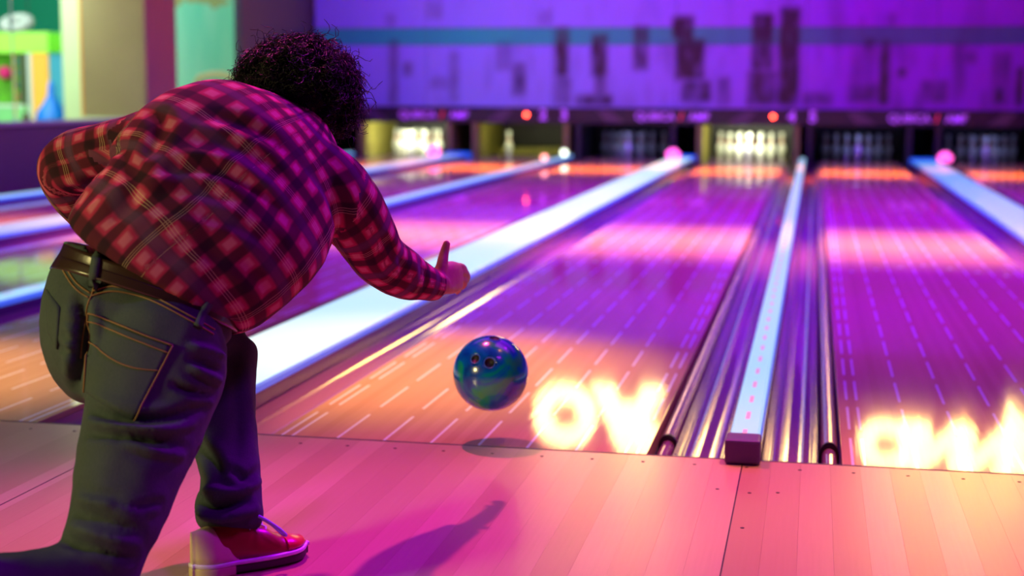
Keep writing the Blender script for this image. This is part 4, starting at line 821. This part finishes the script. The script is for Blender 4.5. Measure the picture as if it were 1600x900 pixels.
# ---- shoes
m_tan = mat('tan_leather', (0.72, 0.60, 0.36), 0.45, bump=(60, 0.08)); m_redl_ = mat('dark_red_leather', (0.30, 0.012, 0.02), 0.35, coat=0.2)
m_welt = mat('white_welt', (0.80, 0.75, 0.85), 0.4); m_lace = mat('pale_lace', (0.50, 0.58, 0.95), 0.7); m_sole = mat('dark_sole', (0.05, 0.03, 0.03), 0.6); m_heel = mat('tan_heel', (0.62, 0.50, 0.28), 0.5)
def half(x):           # shoe outline half width, x from heel 0 to toe 0.285
    t = x/0.285; return 0.036*math.sin(min(1, t/0.16)*math.pi/2)**0.7+0.013*math.sin(max(0, min(1, (t-0.3)/0.7))*math.pi)-(0.036*(max(0, (t-0.80)/0.20))**2.2)
def shoe_shell(x0, x1, grow, htop, zb, name):
    N_ = 26; n = 20; V = []; Fc = []
    for i in range(N_+1):
        x = x0+(x1-x0)*i/N_; hw = max(0.002, half(min(max(x, 0.0015), 0.2835)))+grow; top_ = htop(x)
        for j in range(n+1):
            a = math.pi*j/n; yy = math.copysign(abs(math.cos(a))**0.75, math.cos(a))*hw; V.append((x, yy*(1.0-0.22*math.sin(a)), zb+(top_-zb)*math.sin(a)**0.7))
    W_ = n+1
    for i in range(N_):
        for j in range(n): Fc.append((i*W_+j, i*W_+j+1, (i+1)*W_+j+1, (i+1)*W_+j))
        Fc.append((i*W_, (i+1)*W_, (i+1)*W_+n, i*W_+n))
    Fc.append(tuple(range(W_))); Fc.append(tuple(N_*W_+j for j in range(W_))[::-1])
    me = bpy.data.meshes.new(name); me.from_pydata(V, [], Fc); me.update()
    bm = bmesh.new(); bm.from_mesh(me); bmesh.ops.recalc_face_normals(bm, faces=bm.faces[:]); bm.to_mesh(me); bm.free(); return me
def slab(name, x0, x1, grow, z0, z1):
    xs = [x0+(x1-x0)*(0.5-0.5*math.cos(math.pi*i/24)) for i in range(25)]; o_ = [(x, max(0.002, half(min(max(x, 0.0015), 0.2835)))+grow) for x in xs]
    loop = o_+[(x, -h_) for x, h_ in o_[::-1]]; n = len(loop); V = []
    for (z, s_) in ((z0, 0), (z0+0.2*(z1-z0), 0.0015), (z0+0.8*(z1-z0), 0.0015), (z1, 0)): V += [(x, y+math.copysign(s_, y), z) for x, y in loop]
    Fc = [(k_*n+i, k_*n+(i+1) % n, (k_+1)*n+(i+1) % n, (k_+1)*n+i) for k_ in range(3) for i in range(n)]+[tuple(range(n))[::-1], tuple(range(3*n, 4*n))]
    me = bpy.data.meshes.new(name); me.from_pydata(V, [], Fc); me.update(); return me
def interp(x, P):
    for (a, b_), (c_, d_) in zip(P[:-1], P[1:]):
        if x <= c_: t = (x-a)/(c_-a); t = t*t*(3-2*t); return b_+(d_-b_)*t
    return P[-1][1]
topline = lambda x: interp(x, [(0, 0.098), (0.02, 0.108), (0.075, 0.105), (0.11, 0.118), (0.16, 0.092), (0.22, 0.062), (0.27, 0.05), (0.285, 0.028)])
def make_shoe(M, name='shoe'):
    root = bpy.data.objects.new(name, shoe_shell(0.012, 0.285, -0.001, topline, 0.028, name)); COL.objects.link(root); root.data.materials.append(m_redl_)
    root.data.polygons.foreach_set('use_smooth', [True]*len(root.data.polygons))
    root.parent = person; root.matrix_parent_inverse = Matrix.Translation(person.location).inverted(); root.matrix_basis = M
    def sp(nm, me, m, sm=True):
        o = link(nm, me, m, root, None, sm); return o
    heelc = shoe_shell(-0.002, 0.095, 0.0025, lambda x: interp(x, [(-0.002, 0.105), (0.04, 0.110), (0.07, 0.088), (0.095, 0.045)]), 0.028, 'heel_counter'); sp('heel_counter', heelc, m_tan)
    sp('welt', slab('welt', -0.004, 0.289, 0.005, 0.024, 0.033), m_welt); sp('sole', slab('sole', 0.0, 0.287, 0.002, 0.006, 0.024), m_sole)
    sp('heel_block', slab('heel_block', -0.004, 0.085, 0.004, 0.0, 0.0245), m_heel)
    for i, x in enumerate((0.135, 0.155, 0.175)):
        z = topline(x)+0.001; sp('lace', tube_me('lace', [(x-0.008, -0.026, z-0.014), (x, -0.012, z), (x, 0.012, z), (x-0.008, 0.026, z-0.014)], 0.0028, 8), m_lace)
    for sg2 in (-1, 1):
        z = topline(0.13)+0.004
        pts = [(0.14, 0, z), (0.135, sg2*0.020, z+0.014), (0.15, sg2*0.044, z+0.008), (0.18, sg2*0.060, z-0.016), (0.20, sg2*0.060, z-0.036), (0.195, sg2*0.050, z-0.034), (0.175, sg2*0.040, z-0.012), (0.155, sg2*0.020, z+0.002), (0.14, 0, z)]
        Cc = catmull([list(p) for p in pts], 5); sp('lace_bow', tube_me('lace_bow', [tuple(p) for p in Cc], 0.0038, 8), m_lace)
    sp('red_toe_cap', shoe_shell(0.215, 0.284, 0.0006, lambda x: topline(x)+0.0008, 0.036, 'red_toe_cap'), mat('red_toe', (0.62, 0.03, 0.03), 0.3, coat=0.4))
    return root
make_shoe(Matrix.Translation((0.288, -1.212, 0.0)) @ Matrix.Rotation(math.radians(49), 4, 'Z') @ Matrix.Scale(0.90, 4))
make_shoe(Matrix.Translation((-0.03, -1.79, 0.235)) @ Matrix.Rotation(math.radians(40), 4, 'Z') @ Matrix.Rotation(math.radians(62), 4, 'Y'))

# ============================================================ bowling ball
m_ball = mat('swirl_ball', rough=0.2, coat=0.5); k = NB(m_ball); b = bsdf(m_ball)
cv = k.coord('Object', (1, 1, 1), (0.03, 0.0, 0.02)); n0 = k.nt.nodes.new('ShaderNodeTexNoise'); n0.inputs['Scale'].default_value = 7.5; n0.inputs['Detail'].default_value = 3; n0.inputs['Distortion'].default_value = 1.6
k.l.new(cv, n0.inputs['Vector'])
k.l.new(k.ramp(n0.outputs['Fac'], [(0.36, (0.0, 0.05, 0.42)), (0.47, (0.0, 0.12, 0.55)), (0.55, (0.0, 0.30, 0.26)), (0.68, (0.02, 0.34, 0.12))]), b.inputs['Base Color'])
bc = Vector((0.6138, 0.0648, 0.1904))
bm = bmesh.new(); bmesh.ops.create_uvsphere(bm, u_segments=96, v_segments=64, radius=0.1042)
to_cam = (CP-bc).normalized(); rt = Vector((0, 0, 1)).cross(to_cam).normalized(); upv = to_cam.cross(rt)
def bdir(px, py): # offsets as fractions of the radius, right and up, seen from the approach
    return (rt*px+upv*py+to_cam*math.sqrt(max(0, 1-px*px-py*py))).normalized()
holes = [(bdir(-0.40, 0.37), 0.0125), (bdir(-0.03, 0.27), 0.0140), (bdir(0.10, 0.92), 0.0150)]
for v in bm.verts:
    for d_, r_ in holes:
        ang = v.co.normalized().angle(d_)*0.1042
        if ang < r_: v.co = v.co*0.72
me = bpy.data.meshes.new('bowling_ball'); bm.to_mesh(me); bm.free()
ball = link('bowling_ball', me, m_ball, None, bc, True); tag(ball, 'blue and green swirled bowling ball in the air over the foul line', 'bowling ball')
m_hole = mat('hole_black', (0.004, 0.004, 0.01), 0.6); m_rimh = mat('hole_bevel', (0.05, 0.2, 0.8), 0.2)
for d_, r_ in holes:
    q = d_.to_track_quat('Z', 'Y').to_matrix().to_4x4()
    cup = lathe_me('finger_hole', [(r_*1.02, 0.1015), (r_*0.98, 0.1035), (r_*0.9, 0.1005), (r_*0.88, 0.080)], 24)
    cup.transform(q); link('finger_hole', cup, m_hole, ball, None, True)
    ri = tube_me('hole_bevel', [(r_*1.06*math.cos(a), r_*1.06*math.sin(a), 0.1028) for a in [i*2*math.pi/32 for i in range(32)]], 0.0012, 8, True)
    ri.transform(q); link('hole_bevel', ri, m_rimh, ball, None, True)
